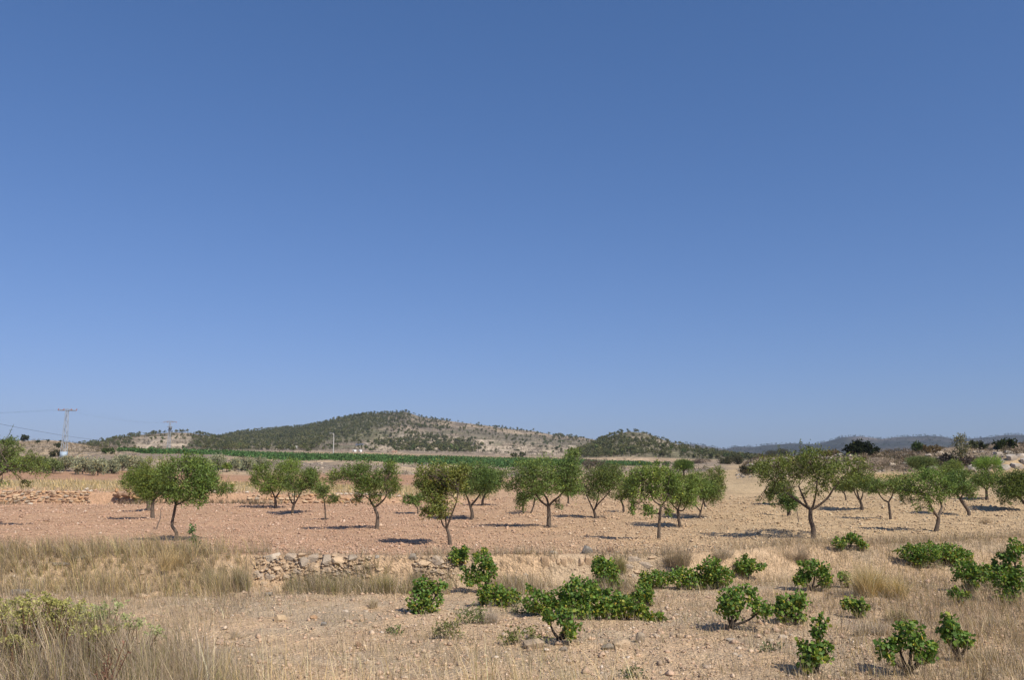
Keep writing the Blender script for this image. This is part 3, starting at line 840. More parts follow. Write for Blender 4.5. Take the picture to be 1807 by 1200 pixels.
ALM = [
 dict(base=(312, 957), trunk=[(313, 957), (310, 941), (302, 929), (304, 910), (306, 894)], w=5.5, limbs=[[(300, 880), (292, 866)], [(314, 880), (330, 862)], [(318, 888), (345, 872)]],
      lobes=[(300, 845, 25, 26), (325, 828, 24, 18), (347, 848, 27, 26), (355, 880, 20, 11), (390, 866, 18, 8), (330, 868, 24, 18), (309, 882, 14, 12), (336, 822, 12, 14), (290, 868, 14, 12), (370, 858, 14, 16)],
      label="almond tree with a thin S-bent trunk and full rounded crown beside the grass bank"),
 dict(base=(270, 917), trunk=[(270, 917), (268, 902), (268, 884)], w=6.5, limbs=[[(262, 872)], [(276, 874), (284, 862)]],
      lobes=[(246, 848, 25, 20), (268, 827, 22, 15), (260, 868, 20, 16), (284, 850, 18, 22), (232, 842, 12, 12)], tint=(1.1, 1.08, .95), label="almond tree with dark thick trunk half behind the S-bent almond, crown leaning to the wall"),
 dict(base=(262, 904), trunk=[(262, 904), (261, 890), (260, 880)], w=6, lobes=[(255, 845, 20, 18), (268, 838, 16, 14), (262, 862, 16, 12)], label="almond whose pale trunk shows right behind the dark thick one"),
 dict(base=(487, 898), trunk=[(487, 898), (486, 888), (485, 880)], w=5, limbs=[[(479, 870), (474, 860)], [(491, 872), (498, 862)]],
      lobes=[(456, 832, 14, 10), (448, 850, 6, 11), (487, 826, 20, 11), (474, 850, 18, 16), (499, 852, 15, 14), (512, 824, 20, 12), (472, 866, 10, 8)], label="spreading almond with a low fork in front of the broken wall"),
 dict(base=(516, 908), trunk=[(516, 908), (516, 898), (518, 891)], w=5, limbs=[[(508, 878), (506, 868)], [(520, 872), (521, 862)], [(526, 876), (531, 866)]],
      lobes=[(536, 848, 22, 17), (554, 846, 14, 14), (520, 860, 12, 11), (560, 862, 8, 9), (545, 834, 10, 8), (510, 850, 10, 12)], label="almond with three upright limbs from a short pale trunk"),
 dict(base=(575, 919), trunk=[(575, 919), (573, 900), (571, 884)], w=2.6, limbs=[[(578, 876)], [(566, 872)]],
      lobes=[(572, 877, 12, 7), (584, 883, 12, 6), (595, 886, 7, 5), (566, 868, 9, 7), (575, 866, 5, 6)], depth=.7, label="spindly young almond sapling with a sparse flat crown"),
 dict(base=(664, 936), trunk=[(664, 936), (666, 915), (662, 904), (660, 898)], w=6, limbs=[[(651, 886), (649, 870), (646, 860)], [(664, 896), (676, 886), (682, 878)]],
      lobes=[(588, 846, 12, 11), (602, 838, 10, 8), (625, 840, 22, 14), (655, 834, 28, 17), (680, 846, 20, 18), (688, 828, 9, 10), (640, 862, 15, 13), (629, 880, 6, 10), (685, 866, 11, 15), (660, 882, 8, 9), (697, 862, 7, 9), (660, 858, 16, 12)],
      label="almond forking low into a bare left limb, with a long wisp reaching towards the sapling"),
 dict(base=(795, 963), trunk=[(795, 963), (792, 945), (788, 934)], w=6, limbs=[[(781, 928), (777, 916), (775, 905)], [(793, 920), (799, 905), (806, 886), (809, 868)], [(786, 918), (786, 905)]],
      lobes=[(747, 838, 14, 11), (772, 834, 20, 12), (792, 846, 20, 16), (745, 858, 15, 8), (765, 872, 20, 15), (790, 876, 20, 17), (770, 894, 18, 13), (752, 908, 12, 8), (778, 906, 14, 9), (803, 852, 16, 16), (760, 850, 16, 12), (815, 838, 12, 12)],
      tint=(1.08, 1.04, .9), label="yellowish almond standing closest to the terrace edge with its crown hung low to one side"),
 dict(base=(833, 917), trunk=[(833, 917), (833, 905), (830, 894)], w=6, limbs=[[(826, 882), (821, 870)], [(840, 882), (846, 874)]],
      lobes=[(818, 835, 20, 13), (846, 838, 26, 18), (836, 860, 22, 13), (868, 846, 14, 15), (856, 862, 14, 10), (815, 858, 12, 12)], label="dark-trunked almond with a low V fork just behind the yellowish one"),
 dict(base=(851, 895), trunk=[(851, 895), (852, 884), (857, 873)], w=4, lobes=[(862, 850, 22, 17), (885, 846, 15, 14), (873, 862, 12, 10), (895, 862, 7, 9)], label="slim almond whose leaning trunk shows behind the dark-trunked one"),
 dict(base=(737, 907), trunk=[(737, 907), (737, 898), (731, 887)], w=2.6, lobes=[(720, 880, 10, 7), (733, 884, 9, 7), (742, 876, 8, 8)], depth=.7, label="small bent almond sapling beside the yellowish almond"),
 dict(base=(968, 933), trunk=[(968, 933), (969, 912), (968, 896)], w=7, limbs=[[(957, 889), (947, 876), (944, 864)], [(966, 884), (958, 872), (955, 860)], [(976, 887), (986, 879), (996, 868)]],
      lobes=[(930, 835, 25, 17), (960, 830, 28, 16), (990, 834, 26, 18), (1006, 822, 15, 18), (1015, 803, 11, 10), (915, 860, 14, 12), (940, 860, 25, 17), (975, 858, 25, 15), (1004, 858, 20, 17), (920, 882, 10, 11), (985, 893, 5, 9), (1020, 850, 12, 20)],
      tint=(.92, .95, .95), label="large dense almond with stout straight trunk and a tall leafy peak on one side"),
 dict(base=(1051, 916), trunk=[(1052, 916), (1050, 908), (1048, 903)], w=5, limbs=[[(1041, 886), (1034, 870)], [(1054, 892), (1064, 881), (1074, 870)], [(1055, 884), (1057, 870)]],
      lobes=[(1050, 840, 26, 16), (1075, 838, 24, 17), (1035, 860, 16, 13), (1060, 862, 20, 11), (1085, 855, 16, 15), (1100, 844, 14, 15), (1048, 876, 8, 7), (1082, 876, 5, 6)], label="almond with a wide V of two bare limbs from ground level"),
 dict(base=(1101, 905), trunk=[(1101, 905), (1100, 893), (1096, 884)], w=3.4, lobes=[(1106, 864, 14, 10), (1098, 876, 10, 7), (1115, 855, 14, 13), (1112, 876, 8, 7)], label="small almond with a crooked trunk right of the wide V almond"),
 dict(base=(924, 907), trunk=[(924, 907), (923, 898), (922, 890)], w=2.4, lobes=[(920, 888, 7, 9), (926, 878, 8, 9)], depth=.6, label="thin leafy almond shoot under the crown of the large dense almond"),
 dict(base=(935, 906), trunk=[(935, 906), (941, 894), (944, 882)], w=2.8, lobes=[(945, 874, 9, 9), (938, 866, 10, 9)], depth=.6, label="thin almond leaning over under the large dense almond"),
 dict(base=(1002, 893), trunk=[(1002, 893), (1003, 884), (1002, 878)], w=3, lobes=[(1003, 868, 12, 9), (995, 860, 9, 8), (1012, 862, 9, 9)], label="distant almond seen under the leafy peak of the large dense almond"),
 dict(base=(1162, 957), trunk=[(1162, 957), (1164, 932), (1166, 912), (1168, 898)], w=5, limbs=[[(1153, 911), (1147, 903), (1137, 892)], [(1156, 890), (1151, 878), (1149, 866)], [(1174, 892), (1180, 880)]],
      lobes=[(1130, 852, 20, 16), (1155, 845, 22, 14), (1180, 850, 20, 17), (1125, 876, 11, 13), (1117, 900, 5, 13), (1150, 874, 18, 13), (1145, 906, 10, 11), (1176, 880, 18, 13), (1183, 908, 6, 7), (1190, 866, 12, 14)],
      tint=(1.05, 1.08, 1), label="almond at the terrace edge with slender straight trunk and a low side branch"),
 dict(base=(1202, 930), trunk=[(1202, 930), (1198, 912), (1197, 897)], w=5, limbs=[[(1190, 890), (1184, 882)], [(1200, 886), (1201, 876)], [(1206, 898), (1213, 890), (1217, 880)]],
      lobes=[(1195, 846, 18, 13), (1210, 860, 20, 15), (1194, 874, 18, 13), (1215, 882, 14, 9), (1226, 850, 13, 13)], label="almond with a slightly curved trunk between the slender one and the open field"),
 dict(base=(1234, 914), trunk=[(1234, 914), (1235, 906), (1237, 899)], w=3.6, limbs=[[(1231, 891), (1226, 882)], [(1239, 888), (1241, 878)]],
      lobes=[(1240, 860, 26, 17), (1255, 870, 17, 12), (1235, 842, 16, 10), (1268, 862, 12, 13)], label="short-trunked almond at the edge of the bare sandy gap"),
 dict(base=(1247, 898), trunk=[(1247, 898), (1244, 890), (1241, 883)], w=3.4, lobes=[(1263, 836, 14, 12), (1265, 855, 13, 12), (1278, 850, 8, 10), (1250, 862, 14, 12)], tint=(1.1, 1.05, 1.2), label="almond with a leaning trunk and greyish feathery top beside the sandy gap"),
 dict(base=(1207, 846), trunk=[(1207, 846), (1207, 840), (1207, 834)], w=3, lobes=[(1200, 825, 12, 8), (1214, 824, 12, 8), (1207, 819, 12, 6)], tint=(.8, 1, .8), label="rounded bright green tree on the far terrace behind the orchard"),
 dict(base=(1435, 950), trunk=[(1435, 950), (1436, 932), (1432, 915), (1433, 899)], w=8, limbs=[[(1424, 892), (1408, 879), (1392, 865), (1379, 852), (1370, 834)], [(1427, 890), (1421, 874), (1416, 858)], [(1437, 892), (1440, 870), (1441, 846)], [(1445, 893), (1462, 879), (1472, 864), (1485, 848), (1497, 836)]],
      lobes=[(1345, 832, 18, 13), (1365, 822, 18, 13), (1395, 818, 24, 15), (1420, 808, 16, 11), (1442, 806, 20, 13), (1440, 830, 23, 14), (1400, 840, 23, 15), (1370, 850, 13, 13), (1460, 834, 20, 15), (1490, 828, 20, 15), (1510, 816, 18, 12), (1535, 825, 17, 11), (1520, 840, 16, 11), (1440, 873, 7, 8), (1452, 855, 13, 10), (1480, 850, 15, 9), (1358, 882, 7, 9), (1411, 862, 10, 8), (1374, 868, 7, 7)],
      shoots=[(1422, 808, 1421, 776), (1440, 800, 1437, 790), (1385, 812, 1382, 784), (1410, 810, 1412, 794), (1475, 830, 1490, 806)], dens=.8,
      tint=(1.0, .98, .95), label="largest almond, with thick trunk and four wide-spread dark limbs"),
 dict(base=(1392, 910), trunk=[(1392, 910), (1392, 904), (1391, 897)], w=6, lobes=[(1390, 887, 13, 12), (1394, 876, 11, 10), (1384, 880, 9, 10), (1398, 888, 9, 10)], tint=(.85, .95, .9), label="stubby round almond under the limbs of the largest almond"),
 dict(base=(1377, 892), trunk=[(1377, 892), (1379, 882), (1380, 872)], w=3, lobes=[(1368, 864, 12, 11), (1382, 860, 12, 10), (1358, 872, 7, 8)], label="thin almond behind the left limb of the largest almond"),
 dict(base=(1522, 901), trunk=[(1522, 901), (1521, 892), (1519, 886)], w=5, limbs=[[(1511, 876), (1504, 864)], [(1517, 872), (1517, 862)], [(1524, 874), (1525, 864)]],
      lobes=[(1514, 850, 20, 13), (1530, 855, 14, 10), (1545, 862, 9, 8), (1500, 858, 10, 8)], label="almond with three thin limbs just right of the largest almond"),
 dict(base=(1491, 886), trunk=[(1491, 886), (1493, 878), (1490, 870)], w=2.6, lobes=[(1485, 860, 10, 8), (1495, 858, 10, 8)], label="far thin almond seen under the right limb of the largest almond"),
 dict(base=(1572, 918), trunk=[(1572, 918), (1571, 902), (1570, 888)], w=4.2, limbs=[[(1562, 883), (1556, 871)], [(1575, 878), (1577, 868)]],
      lobes=[(1548, 856, 14, 11), (1570, 852, 20, 12), (1586, 860, 16, 12), (1538, 867, 8, 6), (1560, 866, 15, 9), (1590, 848, 12, 9)], label="almond with slim upright trunk and flat crown in front of the yellow field"),
 dict(base=(1651, 938), trunk=[(1650, 938), (1656, 924), (1658, 914)], w=7, limbs=[[(1648, 904), (1639, 890), (1632, 878)], [(1664, 903), (1669, 894), (1667, 876), (1666, 862)]],
      lobes=[(1610, 856, 16, 13), (1635, 850, 22, 15), (1655, 850, 20, 15), (1620, 872, 18, 13), (1640, 875, 18, 13), (1670, 862, 14, 14), (1606, 886, 6, 6), (1632, 898, 5, 5), (1648, 836, 14, 8), (1600, 866, 9, 8)],
      tint=(1.02, 1.08, 1), label="bushy almond with a leaning trunk forked into a Y beside the right-hand dry grass"),
 dict(base=(1709, 909), trunk=[(1709, 909), (1710, 901), (1704, 890), (1697, 879)], w=6, limbs=[[(1692, 868), (1688, 860)], [(1700, 870)]],
      lobes=[(1690, 850, 22, 15), (1706, 858, 16, 11), (1715, 868, 8, 8), (1680, 865, 12, 9), (1698, 838, 14, 9)], label="almond with a strongly bent trunk right of the bushy Y-forked one"),
 dict(base=(1742, 884), trunk=[(1742, 884), (1742, 876), (1742, 867)], w=5, lobes=[(1735, 848, 18, 11), (1755, 850, 14, 10), (1725, 855, 9, 8), (1744, 838, 12, 7)], label="small almond with a straight stub trunk on the upper right of the orchard"),
 dict(base=(1815, 900), trunk=[(1815, 900), (1810, 888), (1801, 878)], w=5, limbs=[[(1792, 868)], [(1808, 864)]], xc=1805,
      lobes=[(1775, 865, 19, 10), (1790, 850, 22, 15), (1808, 842, 20, 16), (1800, 870, 18, 10), (1777, 882, 5, 6), (1830, 855, 20, 20)], tint=(.9, 1.0, .9), label="dense almond with low drooping foliage beyond the small stub-trunked one"),
 dict(base=(1628, 842), trunk=[(1628, 842), (1628, 836), (1628, 830)], w=2.6, lobes=[(1612, 816, 11, 8), (1628, 813, 13, 7), (1642, 816, 10, 8), (1624, 823, 12, 6)], tint=(1.0, .98, 1.1), label="greyish small tree in front of the rubble bank"),
 dict(base=(1741, 842), trunk=[(1741, 842), (1741, 836), (1741, 830)], w=2.6, lobes=[(1732, 820, 14, 8), (1748, 814, 14, 8), (1765, 818, 10, 9), (1757, 830, 8, 10)], tint=(1.15, 1.3, .8), label="bright yellow-green small tree against the white rock face"),
 dict(base=(1682, 856), trunk=[(1682, 856), (1682, 850), (1681, 844)], w=2.6, lobes=[(1672, 830, 12, 9), (1686, 822, 12, 9), (1692, 834, 12, 10), (1676, 842, 12, 8)], label="dark green small tree below the purple-brown scrub"),
 dict(base=(-72, 930), trunk=[(-72, 930), (-70, 905), (-66, 888)], w=8, limbs=[[(-40, 868), (-10, 852), (14, 838), (30, 826)], [(-60, 850), (-40, 820)], [(-90, 860), (-110, 835)]], xc=-60,
      lobes=[(12, 822, 20, 14), (35, 815, 14, 12), (0, 800, 12, 10), (-10, 832, 20, 16), (45, 826, 10, 8), (-40, 815, 30, 20), (-80, 820, 35, 25), (-120, 840, 30, 22), (10, 855, 10, 5), (-30, 790, 20, 14), (60, 836, 6, 8), (-8, 780, 9, 8)],
      shoots=[(-5, 790, 10, 750), (0, 815, 10, 790), (30, 820, 40, 795), (45, 822, 55, 800)], label="wide almond whose branch reaches out in front of the olive row and pylon"),
]
for i, sp in enumerate(ALM):
    near = hit(*sp['base']).y
    k = 1.0 if near < 50 else 1.25
    vr = random.Random(i * 7 + 3)
    tree("almond_tree", "almond tree", "almond trees in the orchard", sp, M_ALMOND, (.088 * k, .034 * k), ACOL * np.array([vr.uniform(.92, 1.10), vr.uniform(.95, 1.06), vr.uniform(.85, 1.15)]) * vr.uniform(.9, 1.12), 400 / k ** 1.7 * sp.get('dens', 1) * vr.uniform(.8, 1.08), 40 + i)

# dead sapling sticks and a sprouting sucker
def stick(px, r, label, shoots=()):
    p = hit(*px[0]); s = p.y / 1560
    a = Acc()
    pts = [np.array([(x - px[0][0]) * s, 0.03 * i, (px[0][1] - y) * s]) for i, (x, y) in enumerate(px)]
    pts[0][2] -= .1
    tube(a, pts, np.linspace(r, r * .5, len(pts)), BARK * 1.5, 6, 2)
    for (i, dx, dz) in shoots:
        tube(a, [pts[i], pts[i] + np.array([dx, .05, dz])], [r * .5, r * .2], BARK * 1.5, 4)
    o = link("dead_sapling", a.mesh("dead_sapling", M_BARK, True), None, p)
    tag(o, label, "sapling", "dead saplings among the almonds")
stick([(275, 934), (278, 922), (281, 912), (280, 897)], .035, "bare grey dead sapling beside the S-bent almond", [(2, -.15, .18), (3, .1, .15)])
stick([(1409, 926), (1410, 915), (1408, 896)], .03, "bare grey stick behind the thick trunk of the largest almond", [(2, .12, .15), (1, -.1, .2)])

def leafy(name, cat, label, px, lobes, leaf, col, dens, mat, stem_col=BARK, group=None, depth=.8, seed=1, stem=1.0):
    """a small leafy plant or bush: stems + foliage, lobes in picture points"""
    p = hit(*px); s = p.y / 1560; rr = np.random.default_rng(seed)
    t = thing(name, p, label, cat, group)
    st = Acc(); a = Acc(); L = []
    for (cx, cy, rx, ry) in lobes:
        for sg in (-1, 1):
            c = np.array([(cx - px[0]) * s, sg * rr.uniform(.1, .6) * rx * s * depth, (px[1] - cy) * s])
            r = np.array([rx, (rx + ry) / 2 * depth, ry]) * s
            L.append((c, r, np.ones(3) * rr.uniform(.8, 1.2)))
            tube(st, [np.array([rr.uniform(-.03, .03), 0, -.06]), c * [.4, .4, .55], c], np.array([.02 + .01 * s * ry, .016, .006]) * stem, stem_col, 5)
    crown_leaves(a, L, dens, leaf[0], leaf[1], np.asarray(col))
    link("stems", st.mesh("stems", M_BARK, True), t)
    link("foliage", a.mesh("foliage", mat), t)
    return t
leafy("almond_sucker", "sucker", "small green leafy sprout rising beside the S-bent almond trunk", (345, 967), [(345, 962, 8, 5), (341, 952, 6, 7), (337, 938, 3, 9)], (.10, .05), (.075, .13, .04), 170, M_ALMOND, seed=3)
# bushes of the middle distance
OL = (.055, .062, .028); DK = (.022, .030, .012); BRN = (.17, .125, .06); GRY = (.17, .14, .115)
bush_leaf = (.35, .2)
leafy("juniper_bush", "bush", "big rounded dark evergreen bush on top of the rubble bank", (1521, 801), [(1505, 792, 15, 9), (1522, 788, 18, 10), (1538, 792, 13, 8), (1512, 785, 10, 6)], (.32, .2), DK, 26, M_PINE, seed=5)
leafy("brown_bush", "bush", "rounded brown bush beside the big dark evergreen bush", (1467, 803), [(1460, 797, 9, 6), (1472, 796, 10, 6)], (.3, .14), BRN, 30, M_GRASS, seed=6)
leafy("evergreen_bush", "bush", "smaller dark green bush on the rubble bank beyond the tall feathery shrub", (1776, 789), [(1765, 782, 11, 6), (1782, 780, 13, 7)], (.3, .18), (.028, .040, .012), 28, M_PINE, seed=7)
leafy("evergreen_bush", "bush", "low olive-green bush on the bank between feathery shrub and smaller dark bush", (1726, 790), [(1718, 783, 9, 6), (1732, 784, 9, 6)], (.3, .18), OL, 28, M_PINE, seed=8)
leafy("feathery_shrub", "shrub", "tall feathery grey-green shrub rising above the rubble bank", (1698, 822), [(1694, 806, 12, 9), (1700, 792, 11, 9), (1692, 780, 7, 8), (1702, 776, 6, 9)], (.35, .10), (.15, .15, .085), 15, M_GRASS, seed=9)
leafy("spiky_plant", "plant", "small spiky green plant on the crest of the rubble bank", (1620, 797), [(1616, 788, 6, 5), (1624, 787, 6, 5), (1620, 784, 4, 5)], (.5, .1), (.05, .075, .025), 24, M_PINE, seed=10)
leafy("brown_bush", "bush", "tan dry bush on the bank crest right of the spiky plant", (1645, 797), [(1638, 790, 9, 5), (1652, 790, 9, 5)], (.3, .14), BRN, 26, M_GRASS, seed=11)
leafy("purple_scrub", "scrub", "dark purplish scrub below the tall feathery shrub", (1668, 822), [(1660, 814, 13, 6), (1676, 810, 12, 8), (1690, 816, 10, 6)], (.3, .14), (.085, .07, .065), 26, M_GRASS, seed=12)
leafy("purple_scrub", "scrub", "purplish scrub left of the bright yellow-green tree", (1712, 822), [(1705, 815, 12, 6), (1720, 816, 10, 6)], (.3, .14), (.10, .08, .07), 26, M_GRASS, seed=13)
leafy("evergreen_bush", "bush", "dark low bush beside the sandy gap", (1318, 841), [(1316, 832, 9, 7), (1326, 834, 8, 6)], (.25, .15), (.04, .04, .02), 34, M_PINE, seed=14)
leafy("evergreen_bush", "bush", "olive bush at the top of the sandy gap", (1293, 820), [(1288, 813, 11, 7), (1302, 812, 10, 8), (1275, 815, 9, 6)], (.3, .16), (.085, .085, .045), 26, M_GRASS, seed=15)
leafy("evergreen_bush", "bush", "olive bush left of the largest almond on the stony mound", (1372, 806), [(1362, 800, 12, 6), (1382, 798, 12, 7)], (.3, .16), (.085, .08, .04), 26, M_GRASS, seed=16)
leafy("purple_scrub", "scrub", "grey leafless scrub behind the leafy peak of the large dense almond", (1050, 830), [(1040, 820, 12, 8), (1058, 820, 12, 8), (1070, 824, 10, 6)], (.45, .12), GRY, 14, M_GRASS, seed=17)
leafy("green_bush", "bush", "rounded green bush beside the small ochre ruin", (915, 807), [(908, 803, 7, 4), (920, 803, 8, 4)], (.9, .5), (.06, .07, .025), 2.2, M_PINE, seed=18)
leafy("green_bush", "bush", "low green vine-like bush at the far end of the green vineyard", (1168, 823), [(1160, 819, 9, 4), (1175, 819, 9, 4)], (.4, .2), (.045, .085, .025), 12, M_PINE, seed=19)
leafy("purple_scrub", "scrub", "grey-brown low scrub on the far terrace beside the rounded bright tree", (1245, 818), [(1240, 814, 14, 4), (1225, 816, 12, 4)], (.35, .15), (.14, .11, .09), 14, M_GRASS, seed=20)
leafy("evergreen_bush", "bush", "dark bush on the terrace right of the lattice pylon foot", (100, 806), [(96, 801, 8, 5), (104, 802, 6, 5)], (.4, .2), (.06, .06, .03), 14, M_PINE, seed=21)
leafy("green_bush", "bush", "green bushes at the pale stony corner where the vineyard begins", (192, 803), [(186, 797, 7, 4), (197, 799, 8, 4)], (.4, .2), (.05, .075, .025), 14, M_PINE, seed=22)

# ------------------------------------------------------------------ olive trees on the terrace behind the wall
OLV = [(76, 836, 17, 13), (92, 837, 15, 12), (115, 833, 13, 12), (145, 837, 16, 14), (172, 839, 15, 14), (196, 836, 13, 12), (215, 835, 14, 13), (240, 835, 14, 12), (340, 832, 14, 12), (360, 831, 13, 11), (382, 829, 15, 13), (414, 831, 11, 11), (436, 829, 13, 11), (458, 828, 12, 10), (56, 836, 15, 13), (34, 836, 15, 12), (12, 836, 15, 12), (-10, 836, 15, 12)]
for i, (x, y, hw, hh) in enumerate(OLV):
    hw *= 1.2; hh *= 1.18
    green = i in (0, 1, 14, 15, 16, 17)
    c = (.13, .165, .06) if green else (.25, .27, .17)
    sp = dict(base=(x, y), trunk=[(x, y), (x + .5, y - 3), (x, y - 6)], w=2.4, depth=.9,
              lobes=[(x - hw * .4, y - hh * .95, hw * .55, hh * .75), (x + hw * .4, y - hh * 1.0, hw * .55, hh * .75), (x, y - hh * 1.35, hw * .6, hh * .55), (x, y - hh * .65, hw * .7, hh * .5)],
              label="green leafy tree in the row behind the far wall, near the left edge of the row" if green else "grey-green olive tree in the row on the reddish soil behind the far wall")
    if green: sp['label'] = "green leafy tree in the olive row behind the far wall, before the greyer olives"
    tree("olive_tree", "olive tree", "greener trees at the start of the olive row" if green else "olive trees behind the far wall", sp, M_ALMOND, (.24, .11), c, 34, 200 + i)
sp = dict(base=(400, 832), trunk=[(400, 832), (400, 829), (400, 827)], w=1.6, lobes=[(396, 823, 5, 4), (404, 823, 5, 4), (400, 819, 5, 4)], label="small bright yellow-green tree among the grey olives")
tree("lime_green_tree", "tree", None, sp, M_ALMOND, (.22, .12), (.14, .2, .03), 44, 230)

# ------------------------------------------------------------------ pines
def pine_geo(acc, seed, h=6.0, w=4.6, n=110, col=(.040, .050, .022), org=(0, 0, 0), tall=False):
    r = np.random.default_rng(seed)
    org = np.asarray(org, float)
    nb = 6
    cs = np.stack([r.normal(0, w * .2, nb), r.normal(0, w * .2, nb), r.uniform(h * .38, h * .82, nb)], 1)
    cs[0] = [0, 0, h * .8]
    k = r.integers(0, nb, n)
    rad = w * .30
    d = unit(r.normal(size=(n, 3)))
    P = cs[k] + d * rad * r.uniform(.4, 1.05, (n, 1)) * [1, 1, .8]
    P[:, 2] = np.maximum(P[:, 2], h * .12)
    e = h * .105
    a = unit(r.normal(size=(n, 3))); b = unit(np.cross(a, d + .3 * r.normal(size=(n, 3))))
    V = np.stack([P + a * e, P - a * e * .6 + b * e * .9, P - a * e * .6 - b * e * .9], 1).reshape(-1, 3) + org
    c = np.asarray(col) * np.exp(r.normal(0, .22, (n, 1))) * r.uniform(.8, 1.2)
    F = np.arange(n * 3).reshape(-1, 3)
    acc.add(V, F, np.repeat(c, 3, 0))
    tube(acc, [org + [0, 0, -.6], org + [w * .03, 0, h * .3], org + [0, 0, h * .7]], [h * .03, h * .024, h * .012], (.10, .08, .065), 4)
PINES = []
for i in range(9):
    a = Acc(); pine_geo(a, 900 + i, 6.0, 4.4 + .3 * (i % 3), 150, (.092 + .016 * (i % 2), .100 + .010 * (i % 3), .042))
    PINES.append(a.mesh("pine", M_PINE))
def fdens(hn, x, t, y):
    if hn == "main_hill":
        d = .07 + .06 * (t > .9)
        if x < 560: d = .95 if t > .25 else .42
        elif x < 650: d = .92 if t > .4 else (.23 if t > .06 else .16)
        elif x < 720: d = .9 if t > .6 else (.2 if t > .1 else .12)
        elif x < 790: d = .42 if t > .38 else .1
        g = ((x - 755) / 98) ** 2 + ((y - 787 - (x - 755) * .035) / 14) ** 2
        if g < 1: d = max(d, .95)
        if 975 < x < 1032 and t > .84: d = .55
        if 690 < x < 720 and .62 < t < .8: d *= .45
        return d
    if hn == "left_hill":
        if x < 150: return .06
        if x < 225: return .55 if t > .45 else .12
        if x < 335: return .9 if t > .88 else .10
        return .85 if t > .15 else .3
    if hn == "knoll":
        if t < .04: return 0
        if x < 1100: return .98
        if x < 1165: return .95 if t < .62 else .25
        if x < 1200: return .6 if t < .5 else .16
        return .65
    return 0
def forests():
    r = random.Random(5)
    cand = []
    for hn, (xa, xb), n in (("main_hill", (300, 1090), 11500), ("left_hill", (130, 430), 1300), ("knoll", (1005, 1400), 2700)):
        S = HILLS[hn]
        xs = np.array([r.uniform(xa, xb) for _ in range(n)]); ts = np.array([r.random() ** (.75) for _ in range(n)]) * 1.02
        X, Y, Z = S(xs, ts)
        for x, t, a, b, c in zip(xs, ts, X, Y, Z):
            y = 840 - (c - EYE) / b * 1550
            d = fdens(hn, x, t, y) * (0.35 + 1.1 * float(vn(a * .03, b * .012, 77)) )
            if r.random() < d:
                cand.append((hn, x, t, Vector((a, b, c - .3)), d, r.uniform(.45, 1.15) * (.82 if hn == 'main_hill' else .68)))
    lone = [c for c in cand if c[4] < .24]; dense = [c for c in cand if c[4] >= .24]
    r.shuffle(lone); dense.sort(key=lambda c: -(c[5] / c[3].y))
    ind = lone[:190]; rest = lone[190:]
    ind += dense[:292 - len(ind)]; rest += dense[292 - (len(lone[:190])):]
    names = {"main_hill": ("dark pine growing apart on the bare slope of the long hill", "pine in the wood on the long hill, one of its taller crowns"),
             "left_hill": ("dark pine growing apart on the low terraced hill behind the pylons", "pine in the wood of the low hill behind the pylons, one of its taller crowns"),
             "knoll": ("dark pine growing apart on the rocky knoll", "pine in the wood on the knoll flank, one of its taller crowns")}
    grp = {"main_hill": ("single pines on the long hill", "taller pines of the long hill's wood"), "left_hill": ("single pines on the low hill", "taller pines of the low hill"), "knoll": ("single pines on the knoll", "taller pines of the knoll's wood")}
    for (hn, x, t, p, d, s) in ind:
        k = 0 if d < .24 else 1
        if k == 0: s *= .85
        o = link("pine_tree", r.choice(PINES), None, p, (0, 0, r.uniform(0, 6.28)), (s, s, s * r.uniform(.85, 1.15)))
        tag(o, names[hn][k], "pine tree", grp[hn][k])
    for hn, lab in (("main_hill", "pine wood covering the left flank and lower grove of the long hill"), ("left_hill", "pine wood on the low hill behind the pylons"), ("knoll", "dense pine wood on the flank of the small rocky knoll")):
        a = Acc()
        for i, c in enumerate(x for x in rest if x[0] == hn):
            s = c[5]
            pine_geo(a, 2000 + i, 6.0 * s, 5.2 * s, 60, ((.105, .110, .046), (.084, .094, .042), (.125, .122, .050))[i % 3], c[3])
        if a.n: tag(link("pine_wood", a.mesh("pine_wood", M_PINE)), lab, "pine wood", kind="stuff")
    # low scrub dots and ridge trees of the far ridge
    a = Acc()
    S = HILLS["ridge_far"]
    n = 1500
    xs = rng.uniform(1160, 2000, n); ts = rng.uniform(0, 1, n) ** .8
    ts[:260] = rng.uniform(.985, 1.0, 260)
    X, Y, Z = S(xs, ts)
    for i in range(n):
        s = rng.uniform(.6, 1.25)
        pine_geo(a, 5000 + i, 8 * s, 8 * s, 26, (.040, .048, .028), (X[i], Y[i], Z[i] - .5))
    tag(link("far_wood", a.mesh("far_wood", M_PINE)), "scattered dark trees over the distant blue-grey ridge", "woodland", kind="stuff")
    a = Acc()
    for hn, (xa, xb), n in (("main_hill", (380, 1090), 5200), ("left_hill", (120, 420), 900), ("knoll", (1010, 1330), 700)):
        S = HILLS[hn]
        xs = rng.uniform(xa, xb, n); ts = rng.uniform(.0, 1.0, n)
        X, Y, Z = S(xs, ts)
        for i in range(n):
            s = rng.uniform(.14, .5)
            pine_geo(a, 8000 + i, 6 * s, 7 * s, 10, [(.07, .065, .035), (.12, .095, .06), (.055, .055, .03)][i % 3], (X[i], Y[i], Z[i] - .1))
    tag(link("hill_scrub", a.mesh("hill_scrub", M_PINE)), "low brown and olive scrub dotted over the hillsides", "scrub", kind="stuff")
forests()
